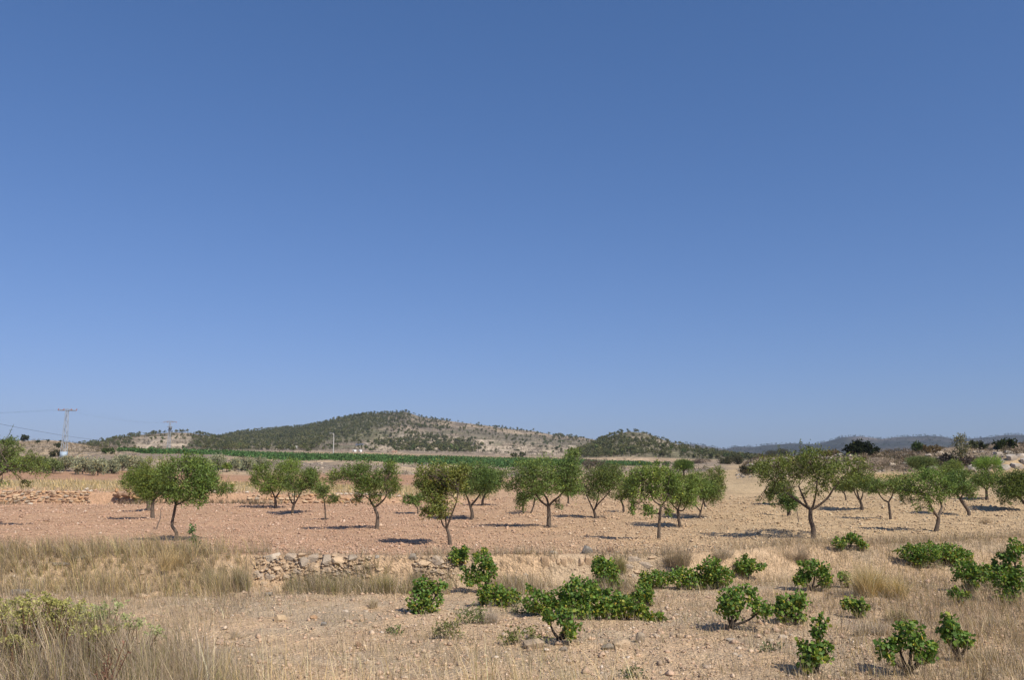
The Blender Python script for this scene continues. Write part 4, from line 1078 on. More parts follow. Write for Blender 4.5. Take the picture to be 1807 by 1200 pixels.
# pines on the low rise at the left
for (x, y, w, h, lab) in [(14, 790, 16, 18, "large pine on the low rise behind the almond branch"), (42, 782, 14, 15, "rounded pine on the skyline of the low rise left of the pylon"),
                     (103, 793, 10, 11, "small dark pine beside the lattice pylon"), (66, 783, 8, 7, "small bush-like pine on the low rise left of the pylon"), (85, 780, 5, 5, "tiny pine on the skyline just left of the pylon"), (107, 780, 5, 4, "tiny pine on the skyline touching the pylon")]:
    p = hit(x, y, 240); s = p.y / 1553
    a = Acc(); pine_geo(a, int(x) + 70, h * s, w * s * 1.1, 260, (.042, .052, .022))
    tag(link("pine_tree", a.mesh("pine", M_PINE), None, p - Vector((0, 0, .2))), lab, "pine tree")

# ------------------------------------------------------------------ far green vineyard (one mass of rows)
def far_vineyard():
    a = Acc()
    xs0, xs1 = 205, 1150
    n = 62000
    x = rng.uniform(xs0, xs1, n); f = rng.uniform(0, 1, n) ** 1.15
    yf = np.interp(x, [205, 300, 600, 760, 900, 1050, 1150], [250, 252, 228, 216, 207, 300, 345]); yb = np.interp(x, [205, 230, 300, 600, 900, 1060, 1150], [256, 290, 352, 395, 415, 385, 380])
    Y = yf + (yb - yf) * f
    Y = np.round(Y / 2.6) * 2.6 + rng.normal(0, .22, n)
    X = ux(x) * Y
    gap = (vn(X * .35, Y * .4, 88) > .22) & (f > .035 * rng.uniform(0, 1, n) + .05 * vn(X * .3, X * 0, 90) - .02)
    X, Y = X[gap], Y[gap]; n = len(X)
    hgt = (.85 + .85 * vn(X * .3, Y * .3, 89)) * np.clip((ux(1150) - X / Y) * 40 + .6, .6, 1)
    Z = ground_z(X, Y, True) + rng.uniform(.12, 1, n) * hgt
    P = np.stack([X, Y, Z], 1)
    c = np.array([.062, .122, .040]) * np.exp(rng.normal(0, .32, (n, 1)))
    k = rng.uniform(0, 1, n) < .02
    c[k] = [.16, .17, .05]
    leaves(a, P, unit(rng.normal(size=(n, 3)) + [0, 0, .3]), .5 * rng.uniform(.6, 1.3, n), .42, c)
    tag(link("green_vineyard", a.mesh("green_vineyard", M_PINE)), "long band of lush green vineyard rows below the hill", "vineyard", kind="stuff")
far_vineyard()

# ------------------------------------------------------------------ abandoned bush vines in the foreground
def vleaf(seed, col):
    r = random.Random(seed)
    pts = []
    n = 11
    for k in range(n):
        th = -math.pi / 2 + 2 * math.pi * (k + .5) / n
        rad = .5 * (1.0 if k % 2 == 0 else .78) * r.uniform(.9, 1.08)
        pts.append((rad * math.cos(th), rad * math.sin(th) + .42))
    V = [(0, .35, 0)] + [(x, y, .16 * abs(x) * r.uniform(.5, 1.3) - .25 * (y - .3) ** 2 + r.uniform(-.03, .03)) for x, y in pts]
    F = [(0, 1 + k, 1 + (k + 1) % n) for k in range(n)]
    return mesh_np("leaf", np.array(V), np.array(F), np.tile(np.array(col), (n + 1, 1)), M_VINE)
VCOL = [(c[0] * 1.75, c[1] * 1.75, c[2] * 1.25) for c in [(.060, .110, .028), (.070, .124, .030), (.050, .096, .028), (.084, .134, .032), (.062, .112, .036), (.110, .148, .034), (.048, .090, .028), (.080, .120, .028), (.15, .155, .036), (.068, .118, .030)]]
VLEAF = [vleaf(i, c) for i, c in enumerate(VCOL)]
def vine(px, lobes, label, single, fork=None, seed=0, tint=1.0, dens=1.0, group="abandoned bush vines"):
    p = hit(*px); s = p.y / 1570; rr = np.random.default_rng(seed + 600)
    t = thing("grape_vine", p, label, "grape vine", group)
    DKB = np.array([.045, .037, .032])
    tk = Acc()
    top = np.array([0.02, 0, 10 * s])
    tube(tk, [(0, 0, -.1), (.02, .01, 4 * s), top], [.060, .052, .058], DKB, 7, 3)
    link("trunk", tk.mesh("trunk", M_BARK, True), t)
    L = []
    cn = Acc()
    for (cx, cy, rx, ry) in lobes:
        c = np.array([(cx - px[0]) * s, rr.uniform(-.5, .5) * rx * s * .6, (px[1] - cy) * s])
        r = np.array([rx, (rx + ry) * .55, ry]) * s
        L.append((c, r))
        if c[2] > .12:
            a = Acc()
            m = top * .5 + c * .5 * [1.1, 1, .7]
            tube(a, [top * .9, m, c * [1, 1, .9]], [.036, .024, .012], DKB, 6, 3)
            link("arm", a.mesh("arm", M_BARK, True), t)
        for k in range(4):
            q = c + unit(rr.normal(size=3)) * r * .95
            tube(cn, [c * .7, (c * .7 + q) / 2 + rr.normal(0, .03, 3), q], [.008, .006, .003], (.16, .11, .06), 4)
    shoots = []
    for (c, r) in L:
        for k in range(3):
            d = unit(rr.normal(size=3) + [0, 0, .35])
            q = c + d * r * rr.uniform(1.25, 1.7) + [0, 0, -.03]
            q[2] = max(q[2], .05)
            tube(cn, [c, (c + q) / 2 + [0, 0, .05], q], [.006, .005, .002], (.17, .12, .06), 4)
            kk = rr.uniform(.45, 1, 9)[:, None]
            shoots.append(c + (q - c) * kk + rr.normal(0, .022, (9, 3)))
    shoots = np.concatenate(shoots)
    link("canes", cn.mesh("canes", M_BARK), t)
    tot = sum(math.pi * l[1][0] * l[1][2] for l in L)
    if single:
        budget = min(285, int(tot * 620 * dens) + 20)
        for (c, r) in L:
            n = max(8, int(budget * math.pi * r[0] * r[2] / tot))
            for k in range(int(n * .92)):
                d = unit(rr.normal(size=3))
                q = c + d * r * rr.uniform(.3, 1.05) ** .5
                if vn(q[0] * 7 + 30, q[2] * 7 + q[1] * 4 + 30, 5) < .22: continue
                q[2] = max(q[2], .03)
                sz = rr.uniform(.05, .092)
                nrm = unit(d * .7 + rr.normal(size=3) * .5 + [0.1, -.25, .45])
                qt = Vector(nrm).to_track_quat('Z', 'Y')
                e = (qt @ __import__('mathutils').Euler((0, 0, rr.uniform(0, 6.28))).to_quaternion()).to_euler()
                link("leaf", VLEAF[rr.integers(0, len(VLEAF))], t, q, e, (sz, sz, sz))
    if True:
        a = Acc()
        Ls = L + [(q, np.full(3, .03)) for q in shoots]
        for (c, r) in Ls:
            n = int(math.pi * r[0] * r[2] * (1700 if not single else 800) * dens) + (16 if r[0] > .04 else 1)
            d = unit(rr.normal(size=(n, 3)))
            P = c + d * r * (rr.uniform(.1, 1, (n, 1)) ** .5)
            P[:, 2] = np.maximum(P[:, 2], .02)
            kp = vn(P[:, 0] * 6 + 30, P[:, 2] * 6 + P[:, 1] * 4 + 30, 5) > .2
            if r[0] > .04: P, d = P[kp], d[kp]
            n = len(P)
            if n == 0: continue
            D = unit(d * .4 + rr.normal(size=(n, 3)) * .6 + [0, 0, -.1])
            cc = np.array(VCOL)[rr.integers(0, len(VCOL), n)] * tint * np.exp(rr.normal(0, .2, (n, 1)))
            yl = rr.uniform(0, 1, n) < np.clip(.55 - P[:, 2] / .9, .06, .45)
            cc[yl] = cc[yl] * [1.7, 1.2, 1.0]
            leaves(a, P, D, rr.uniform(.055, .095, n), rr.uniform(.05, .085, n), cc, .12)
        o = link("leaves", a.mesh("leaves", M_VINE), t); o["kind"] = "stuff"
VINES = [
 ((750, 1082), [(745, 1030, 13, 14), (735, 1058, 18, 20), (762, 1058, 20, 22), (772, 1035, 14, 10), (745, 1078, 20, 8)], "compact bush vine standing alone between the tall stalks and the wall", True),
 ((812, 1002), [(808, 985, 18, 14), (820, 975, 8, 8)], "small bush vine tight against the foot of the terrace wall", False),
 ((858, 1050), [(852, 990, 18, 15), (833, 1020, 22, 16), (862, 1012, 16, 18)], "tall bush vine with a high leafy tip at the start of the thicket", False),
 ((880, 1072), [(872, 1050, 24, 18), (900, 1055, 22, 14), (855, 1055, 14, 12)], "low bush vine joining the tall-tipped vine to the thicket", False),
 ((985, 1140), [(1000, 1095, 20, 20), (1005, 1118, 12, 12), (968, 1092, 8, 14)], "bush vine on a black forked stump beside the big boulder", True),
 ((960, 1088), [(950, 1062, 28, 20), (985, 1060, 26, 20)], "thicket vine sprawling left of the tallest thicket vine", False),
 ((1035, 1092), [(1030, 1045, 35, 26), (1060, 1062, 30, 24), (1010, 1070, 28, 18), (1040, 1080, 26, 12)], "largest sprawling vine in the middle of the thicket", False),
 ((1070, 1045), [(1068, 1008, 24, 20), (1056, 1000, 10, 16), (1080, 1030, 18, 16)], "vine rearing up at the back of the thicket", False),
 ((1105, 1095), [(1100, 1065, 26, 18), (1085, 1082, 24, 10), (1130, 1080, 18, 12), (1155, 1088, 18, 8)], "vine trailing over the soil at the end of the thicket", False),
 ((1140, 1072), [(1138, 1045, 17, 18), (1128, 1060, 12, 12)], "small upright vine at the end of the thicket", False),
 ((1165, 1040), [(1160, 1022, 28, 14), (1140, 1030, 14, 10)], "low vine at the near end of the long back row", False),
 ((1215, 1042), [(1205, 1018, 26, 17), (1225, 1028, 22, 14)], "wide vine in the middle of the long back row", False),
 ((1265, 1042), [(1255, 1008, 18, 22), (1275, 1020, 22, 18), (1245, 1028, 20, 12)], "vine with a raised tip in the long back row", False),
 ((1318, 1024), [(1315, 1000, 18, 17), (1330, 998, 12, 12)], "round vine at the far end of the long back row", False),
 ((1289, 1116), [(1292, 1060, 24, 24), (1315, 1058, 26, 22), (1345, 1078, 20, 16), (1285, 1080, 16, 16)], "bush vine with black V-forked trunk and square leafy top", True),
 ((1402, 1104), [(1395, 1068, 22, 18), (1415, 1062, 18, 18), (1405, 1088, 18, 14), (1378, 1075, 10, 12)], "bushy vine next to the V-forked one, leafy to the ground", True),
 ((1432, 1046), [(1440, 1002, 26, 16), (1420, 1020, 10, 10), (1455, 1020, 14, 18), (1408, 1022, 8, 10)], "slanting open vine left of the big golden tussock", False),
 ((1500, 972), [(1480, 958, 12, 9), (1506, 950, 14, 9), (1524, 962, 10, 7)], "small vine alone in the dry weeds near the largest almond's foot", False),
 ((1495, 1042), [(1492, 1024, 10, 14)], "narrow little vine touching the golden tussock", False),
 ((1515, 1090), [(1500, 1064, 14, 12), (1516, 1072, 15, 14)], "small rounded vine below the golden tussock", True),
 ((1625, 1004), [(1612, 978, 24, 14), (1640, 976, 26, 16), (1625, 992, 22, 10)], "broad leafy vine right of the golden tussock", False),
 ((1668, 1000), [(1675, 978, 28, 16), (1695, 985, 22, 14)], "vine merging with the broad leafy vine on its far side", False),
 ((1712, 1048), [(1705, 1008, 22, 20), (1730, 1012, 20, 18), (1715, 1035, 12, 10)], "tall narrow-footed vine in front of the broad leafy vine", False),
 ((1690, 1068), [(1684, 1050, 8, 10), (1700, 1052, 8, 10)], "tiny two-branched vine in the dry grass", False),
 ((1790, 1066), [(1797, 968, 12, 18), (1785, 985, 12, 12), (1775, 1015, 24, 22), (1798, 1020, 20, 24), (1775, 1048, 20, 14)], "tall straggling vine with a high thin tip behind the pale green weeds", False),
 ((1438, 1188), [(1430, 1152, 20, 18), (1448, 1112, 11, 18), (1455, 1145, 14, 14), (1425, 1170, 16, 10)], "small vine with one upright leafy shoot on a grey stump", True),
 ((1602, 1196), [(1612, 1122, 26, 22), (1628, 1148, 22, 18), (1568, 1152, 14, 14), (1590, 1142, 12, 12), (1632, 1165, 14, 10)], "large-leaved round-topped vine closest to the road", True),
 ((1692, 1168), [(1680, 1105, 14, 16), (1690, 1128, 16, 14), (1708, 1128, 10, 12), (1672, 1122, 10, 10)], "loose upright vine with a few reddening leaves", True),
]
for i, (px, lb, lab, sg) in enumerate(VINES):
    vine(px, lb, lab, sg, seed=i, dens=1.0)

# ------------------------------------------------------------------ dry grasses
G_TAN = np.array([.43, .335, .215]); G_GOLD = np.array([.56, .415, .21]); G_GREY = np.array([.34, .28, .225]); G_RED = np.array([.33, .235, .165]); G_OLIVE = np.array([.25, .23, .10]); G_PALE = np.array([.66, .54, .35])
def pick(n, pal, pr, jit=.18):
    return np.array(pal)[rng.choice(len(pal), n, p=pr)] * np.exp(rng.normal(0, jit, (n, 1)))
def grass_stuff(name, label, X, Y, hmean, wd, pal, pr, lean=.35, hj=.35, cat="grass", cell=None):
    """blades gathered into uneven tufts"""
    n = len(X)
    a = Acc()
    cs = cell or hmean * .75
    ix = np.floor(X / cs + .6 * vn(X / cs, Y / cs, 901)); iy = np.floor(Y / cs + .6 * vn(X / cs, Y / cs, 905))
    cx = (ix + .2 + .6 * _h(ix, iy, 911)) * cs; cy = (iy + .2 + .6 * _h(ix, iy, 913)) * cs
    hm = np.exp((_h(ix, iy, 915) - .5) * 1.5); cm = .78 + .44 * _h(ix, iy, 917)
    X = X + (cx - X) * .5; Y = Y + (cy - Y) * .5
    dx, dy = X - cx, Y - cy
    az = np.arctan2(dy, dx) + rng.normal(0, .9, n)
    H = np.minimum(hmean * hm * np.exp(rng.normal(0, hj, n)), hmean * 1.75)
    P = np.stack([X, Y, ground_z(X, Y) - .02], 1)
    ln = np.abs(rng.normal(0, lean, n)) + .5 * np.hypot(dx, dy) / cs
    blades(a, P, H, np.clip(ln, 0, 1.3), az, wd * rng.uniform(.6, 1.3, n), pick(n, pal, pr, .24) * cm[:, None])
    return tag(link(name, a.mesh(name, M_GRASS)), label, cat, kind="stuff")
def tussock(px, hpx, wpx, n, pal, pr, label, wd=.006, name="grass_tussock", cat="grass tussock", lean=1.0, group="grass tussocks"):
    p = hit(*px); s = p.y / 1570
    a = Acc(); R = wpx * s / 2
    n = int(n * 1.2)
    k = 5
    c0 = rng.normal(0, R * .28, (k, 2)); q = rng.integers(0, k, n); hk = rng.uniform(.65, 1.1, k)[q]
    th = rng.uniform(0, 6.28, n)
    P = np.stack([c0[q, 0] + rng.normal(0, R * .10, n), c0[q, 1] + rng.normal(0, R * .10, n), np.full(n, -.03)], 1)
    H = hpx * s * hk * rng.uniform(.35, 1.15, n)
    ln = rng.uniform(0, 1, n) ** .8 * np.clip(R / (hpx * s) * 1.15, .45, 1.25) * lean
    blades(a, P, H, ln, th, wd * rng.uniform(.6, 1.3, n), pick(n, pal, pr, .25))
    o = link(name, a.mesh(name, M_GRASS), None, p)
    return tag(o, label, cat, group)
def grasses():
    # low weeds over the abandoned vineyard
    X, Y = wedge(125000, 11.0, 34)
    u = X / Y
    xp = u * 1560 + 903
    d = ss(.33, .58, fbm(X * .55, Y * .55, 301)) * .95 + .18 + .62 * ss(1330, 1560, xp) * ss(.25, .5, fbm(X * .4, Y * .4, 305)) + .25 * ss(520, 420, xp) * 0
    d *= np.where(Y < edge_y(X) + .6, 1, .0)
    open_soil = ss(170, 40, np.hypot(xp - 1110, (Y - 17.0) * 34)) + ss(210, 60, np.hypot(xp - 500, (Y - 19.5) * 34)) * .75
    d *= 1 - .6 * np.clip(open_soil, 0, 1)
    k = rng.uniform(0, 1, len(X)) < d; X, Y = X[k], Y[k]
    xp = X / Y * 1560 + 903
    r = rng.uniform(0, 1, len(X)) < ss(1250, 1550, xp)
    grass_stuff("dry_weeds", "thin grey-brown dry weeds over the abandoned vineyard soil", X[~r], Y[~r], .18, .007, [G_GREY, G_TAN, G_RED, G_OLIVE, G_PALE * .85], [.36, .34, .12, .06, .12], .6)
    grass_stuff("dry_grass", "dense tan dry grass around the right-hand vines", X[r], Y[r], .25, .0075, [G_TAN * .9, G_RED, G_GREY * .85, G_GOLD, G_OLIVE], [.34, .26, .26, .08, .06], .6)
    # terrace edge tops
    n = 26000
    X = rng.uniform(-19, 22, n); e = edge_y(X)
    Y = e + np.where(X > 5, rng.normal(-.6, 1.3, n), rng.normal(.2, .35, n))
    d = ss(.42, .6, fbm(X * .5, Y * .5, 311)) + .12 + .8 * ss(5, 9, X)
    k = rng.uniform(0, 1, n) < d; X, Y = X[k], Y[k]
    grass_stuff("edge_weeds", "grey-tan dry weeds along the edge of the orchard terrace", X, Y, .24, .008, [G_GREY, G_TAN, G_RED], [.45, .4, .15], .45)
    # tall grass bank on the left
    n = 44000
    X = rng.uniform(-19.5, -7.2, n); Y = rng.uniform(22.0, 27.6, n)
    d = (.30 + .7 * ss(.33, .5, fbm(X * .6, Y * .7, 321))) * ss(-7.2, -8.2, X) * ss(22.4, 25.0, Y + 3.0 * (fbm(X * .7, Y * .7, 322) - .5))
    k = rng.uniform(0, 1, n) < d; X, Y = X[k], Y[k]
    grass_stuff("tall_dry_grass", "tall golden-brown dry grass bank at the left end of the terrace", X, Y, .44, .008, [G_TAN * .95, G_GOLD * .95, G_OLIVE * 1.1, G_GREY * .95, G_RED * .85], [.30, .20, .20, .18, .12], .42, .4)
    n = 9000
    X = rng.uniform(-19, -6.4, n); Y = rng.uniform(20.4, 24.2, n)
    k = rng.uniform(0, 1, n) < ss(.42, .62, fbm(X * .7, Y * .9, 325)) * (.35 + .65 * ss(20.4, 23.6, Y)); X, Y = X[k], Y[k]
    grass_stuff("bank_foot_weeds", "low purplish-grey and straw weeds at the foot of the tall grass bank", X, Y, .24, .007, [G_GREY * .9, G_TAN, G_RED * .75, G_PALE * .9], [.42, .26, .22, .10], .6)
    # under the wall
    n = 6500
    X = rng.uniform(ux(500), ux(800), n) * 25; Y = rng.uniform(24.2, 26.0, n)
    d = ss(.35, .55, fbm(X * .7, Y * .7, 331)); k = rng.uniform(0, 1, n) < d; X, Y = X[k], Y[k]
    grass_stuff("wall_foot_grass", "olive and grey grass along the foot of the tumbled wall", X, Y, .36, .008, [G_OLIVE, G_GREY, G_TAN], [.35, .35, .3], .4)
    n = 7000
    X = rng.uniform(ux(860), ux(1110), n) * 25.5; Y = rng.uniform(24.0, 26.0, n)
    d = ss(.3, .5, fbm(X * .7, Y * .7, 333)); k = rng.uniform(0, 1, n) < d; X, Y = X[k], Y[k]
    grass_stuff("wall_foot_grass", "pale grey-tan grass below the upright blocks", X, Y, .33, .008, [G_GREY * 1.1, G_TAN, G_OLIVE], [.45, .45, .10], .4)
    # bottom-left thicket near the road
    n = 52000
    X = rng.uniform(-8.0, -2.2, n); Y = rng.uniform(7.6, 13.0, n)
    d = ss(-2.0, -4.0, X + (Y - 10) * .42 + .9 * (fbm(X * .8, Y * .8, 341) - .5)) * ss(13.2, 11.2, Y)
    k = rng.uniform(0, 1, n) < d; X, Y = X[k], Y[k]
    grass_stuff("roadside_grass", "tangled grey and straw coloured grass thicket below the flowering plants", X, Y, .40, .0042, [G_GREY * .95, G_TAN, G_OLIVE, G_PALE, G_RED * .8], [.42, .20, .16, .08, .14], .65)
    n = 9000
    X = rng.uniform(-8.2, -3.4, n); Y = rng.uniform(8.2, 11.8, n)
    k = rng.uniform(0, 1, n) < ss(-2.8, -4.6, X + (Y - 10) * .42) * .9; X, Y = X[k], Y[k]
    grass_stuff("thicket_stems", "tall grey-beige grass stems standing among the flowering plants", X, Y, .66, .0045, [G_GREY, G_TAN, G_RED * .7, G_PALE * .9, G_OLIVE], [.34, .24, .16, .12, .14], .22, .25)
    n = 26000
    X = rng.uniform(4.5, 14.5, n); Y = rng.uniform(12.5, 24, n)
    xq = X / Y * 1560 + 903
    k = rng.uniform(0, 1, n) < ss(1420, 1700, xq + 160 * (fbm(X * .8, Y * .8, 357) - .5)) * (.25 + .75 * ss(.38, .55, fbm(X * .9, Y * .9, 358))); X, Y = X[k], Y[k]
    grass_stuff("straw_patch", "thick tan straw between the vines towards the right edge of the vineyard", X, Y, .34, .0065, [G_TAN * .9, G_GREY * .9, G_RED, G_PALE * .85], [.40, .26, .22, .12], .5)
    # tall pale stalks in the bottom middle
    n = 2300
    X = rng.uniform(-3.4, 1.6, n); Y = rng.uniform(8.4, 12.2, n)
    k = rng.uniform(0, 1, n) < ss(.35, .6, fbm(X * 1.1, Y * 1.1, 351)) * .8 + .1; X, Y = X[k], Y[k]
    grass_stuff("tall_stalks", "sparse tall pale straw stalks rising from the roadside", X, Y, .72, .0052, [G_PALE, G_GOLD, G_OLIVE], [.5, .38, .12], .26, .28)
    n = 30000
    X = rng.uniform(-4.4, 10.5, n); Y = rng.uniform(8.4, 17.0, n)
    k = rng.uniform(0, 1, n) < (ss(.4, .62, fbm(X * .7, Y * .7, 353)) * .85 + .06) * ss(17, 12.5, Y + 2 * fbm(X * .5, Y * .5, 355)); X, Y = X[k], Y[k]
    grass_stuff("low_straw", "low straw-coloured grass along the foot of the road bank", X, Y, .26, .005, [G_TAN, G_PALE, G_GREY, G_RED], [.36, .2, .3, .14], .5)
    # golden field behind the far wall
    n = 15000
    X = rng.uniform(ux(-60), ux(870), n) * 80; Y = rng.uniform(66.2, 97, n)
    k = rng.uniform(0, 1, n) < .35 + .6 * ss(.4, .6, fbm(X * .15, Y * .3, 361)); X, Y = X[k], Y[k]
    grass_stuff("golden_field_grass", "golden dry grass field on the terrace behind the far wall", X, Y, .33, .045, [G_GOLD * .95, G_TAN, G_OLIVE], [.5, .38, .12], .4)
    n = 6500
    X = rng.uniform(ux(-60), ux(760), n) * 65; Y = rng.uniform(64.3, 64.9, n)
    k = rng.uniform(0, 1, n) < ss(.45, .6, fbm(X * .3, Y, 363)) + .6 * ss(-26.5, -25, X) * ss(-16, -18, X); X, Y = X[k], Y[k]
    grass_stuff("wall_weeds", "brown weeds along the foot of the far wall", X, Y, .30, .03, [G_RED * .8, G_TAN * .8, G_GREY * .7], [.3, .35, .35], .4)
    # scrub clumps on the far banks
    a = Acc()
    n = 1500
    x = rng.uniform(60, 1250, n); Y = rng.uniform(150, 330, n); X = ux(x) * Y
    k = rng.uniform(0, 1, n) < ss(.42, .62, fbm(X * .08, Y * .08, 371)) * .9 + .06
    yf = np.interp(x, [205, 300, 600, 760, 900, 1050, 1150], [250, 252, 228, 216, 207, 300, 345])
    k &= (Y < yf - 2) | (x < 200)
    X, Y = X[k], Y[k]
    for i in range(len(X)):
        s = rng.uniform(.08, .2)
        pine_geo(a, 12000 + i, 6 * s, 9 * s, 22, [(.13, .10, .065), (.17, .135, .09), (.08, .08, .045), (.15, .13, .10)][i % 4], (X[i], Y[i], float(ground_z(X[i], Y[i])) - .1))
    n = 900
    x = rng.uniform(-80, 205, n); Y = rng.uniform(240, 530, n); X = ux(x) * Y
    for i in range(n):
        s = rng.uniform(.07, .24)
        pine_geo(a, 18000 + i, 6 * s, 9 * s, 16, [(.10, .09, .05), (.15, .12, .075), (.07, .07, .035), (.13, .11, .08)][i % 4], (X[i], Y[i], float(ground_z(X[i], Y[i])) - .1))
    n = 4600
    x = rng.uniform(1310, 1950, n); Y = rng.uniform(119, 170, n); X = ux(x) * Y
    k = rng.uniform(0, 1, n) < ss(.42, .6, fbm(X * .12, Y * .12, 373)) * .9 + .08; X, Y = X[k], Y[k]
    for i in range(len(X)):
        s = rng.uniform(.05, .15)
        pine_geo(a, 15000 + i, 6 * s, 9 * s, 20, [(.17, .12, .07), (.13, .095, .07), (.10, .09, .05), (.20, .155, .10), (.11, .09, .075)][i % 5], (X[i], Y[i], float(ground_z(X[i], Y[i])) - .05))
    tag(link("scrub", a.mesh("scrub", M_GRASS)), "low brown and grey scrub over the stony banks beyond the orchard", "scrub", kind="stuff")
    # single tussocks
    T = [((1195, 998), 44, 80, 900, [G_TAN * .9, G_RED, G_GREY], [.5, .3, .2], "rounded brown tussock on the terrace edge above the long back row of vines"),
         ((1545, 1056), 74, 125, 2600, [G_GOLD, G_PALE * .9, G_OLIVE * 1.2], [.55, .33, .12], "big golden tussock fanning out between the vines"),
         ((1092, 1012), 38, 44, 800, [G_OLIVE, G_OLIVE * 1.3, G_TAN * .8], [.5, .3, .2], "olive green broom-like tuft at the end of the upright blocks"),
         ((600, 1046), 34, 56, 600, [G_OLIVE, G_RED, G_GREY], [.45, .3, .25], "dark olive tuft below the tumbled wall"),
         ((668, 1046), 40, 66, 800, [G_OLIVE * 1.15, G_GOLD, G_TAN], [.5, .2, .3], "leafy olive-gold tuft in front of the wall's end"),
         ((735, 1026), 30, 50, 500, [G_GREY, G_TAN, G_OLIVE], [.4, .35, .25], "grey-tan tuft under the squarish boulder"),
         ((1268, 985), 26, 56, 500, [G_GREY, G_TAN], [.6, .4], "low grey tuft on the terrace edge right of the rounded brown tussock"),
         ((1405, 992), 40, 70, 700, [G_GREY * .9, G_RED, G_TAN], [.45, .25, .3], "dark grey-brown tuft at the foot of the largest almond"),
         ((425, 1046), 56, 50, 800, [G_TAN * .8, G_OLIVE, G_GREY], [.4, .3, .3], "brown tuft at the end of the tall grass bank"),
         ((365, 1040), 50, 80, 900, [G_TAN, G_OLIVE * 1.2, G_GREY], [.45, .3, .25], "wide tan tuft in the tall grass bank left of the brown one"),
         ((290, 1004), 52, 90, 900, [G_GOLD, G_TAN], [.5, .5], "tall golden tuft just below the S-bent almond"),
         ((1582, 1096), 36, 80, 600, [G_RED * 1.1, np.array([.13, .15, .04]), G_OLIVE], [.4, .35, .25], "reddish and green tuft below the golden tussock"),
         ((655, 1072), 26, 46, 500, [G_PALE * .75, G_GREY * 1.3], [.5, .5], "whitish dead tuft in front of the wall's end"),
         ((862, 1100), 34, 70, 700, [G_GREY * .95, G_GREY * 1.2], [.5, .5], "grey dead shrub between the compact vine and the thicket"),
         ((1545, 1122), 34, 70, 600, [G_GREY, G_GREY * 1.25], [.5, .5], "grey dead tuft left of the reddish and green tuft"),
         ((418, 1122), 20, 70, 400, [G_GREY, G_TAN], [.6, .4], "low grey weed patch on the open stony soil"),
         ((1080, 975), 18, 30, 300, [np.array([.25, .12, .07]), G_GREY], [.6, .4], "small rusty weed on the orchard edge by the lone boulder"),
         ((1775, 985), 34, 60, 500, [G_TAN, G_GREY], [.6, .4], "tan dry tuft between the broad leafy vine and the tall straggling one"),
         ((1740, 925), 22, 36, 300, [G_RED, G_TAN], [.6, .4], "brown weed on the soil below the bent-trunk almond"),
         ((1720, 1165), 34, 80, 600, [G_TAN, G_GREY, G_PALE], [.5, .3, .2], "straw tuft right of the vine with reddening leaves")]
    for (px, h, w, n, pal, pr, lab) in T:
        tussock(px, h, w, n, pal, pr, lab)
grasses()

# yellow-green flowering plants on the roadside bank
def flowering(X, Y, topz, seed, label, col):
    rr = np.random.default_rng(seed)
    p = gp(X, Y)
    H = max(.3, topz - p.z)
    t = thing("flowering_plant", p, label, "flowering plant", "yellow-green flowering plants on the road bank")
    st = Acc(); hd = Acc()
    for k in range(5):
        a = rr.uniform(0, 6.28); sp = rr.uniform(.05, .26)
        tip = np.array([math.cos(a) * sp, math.sin(a) * sp, H * rr.uniform(.78, 1.0)])
        tube(st, [(0, 0, -.05), tip * [.4, .4, .5], tip], [.008, .007, .004], (.17, .085, .05), 4)
        nl = 12
        P = tip * rr.uniform(.45, .95, (nl, 1)) + rr.normal(0, .008, (nl, 3))
        leaves(st, P, unit(rr.normal(size=(nl, 3)) * [1, 1, .5] + [0, 0, .2]), .06, .014, np.tile([.17, .15, .06], (nl, 1)) * rr.uniform(.6, 1.3, (nl, 1)))
        for j in range(4):
            q = tip + rr.normal(0, .06, 3) * [1, 1, .45]
            n = 20
            d = unit(rr.normal(size=(n, 3)) + [0, 0, .8])
            leaves(hd, q + d * .015, d, .030 * rr.uniform(.6, 1.2, n), .016, np.tile(col, (n, 1)) * np.exp(rr.normal(0, .2, (n, 1))), .1)
    link("stems", st.mesh("stems", M_GRASS), t); link("flower_heads", hd.mesh("flower_heads", M_ALMOND), t)["kind"] = "stuff"
FL = [(45, 1058), (60, 1044), (82, 1050), (100, 1058), (113, 1070), (128, 1056), (150, 1070), (22, 1066), (70, 1070), (138, 1084), (8, 1060), (30, 1085), (95, 1082), (55, 1090), (12, 1112), (20, 1128), (168, 1100), (4, 1150), (120, 1095)]
for i, (x, y) in enumerate(FL):
    q = at(x, y, 10.6 - .0 * i - rng.uniform(0, 1.2) - (1.0 if y > 1105 else 0))
    flowering(q.x, q.y, q.z, 700 + i, "yellow-green flowering plant on reddish stems in the roadside thicket", (.36, .35, .11))
for i, (x, y) in enumerate([(158, 1064), (178, 1058), (196, 1064), (222, 1086), (250, 1104), (184, 1080)]):
    q = at(x, y, 11.0 - rng.uniform(0, .5))
    flowering(q.x, q.y, q.z, 760 + i, "pale green flowering plant at the edge of the roadside thicket", (.36, .40, .17))
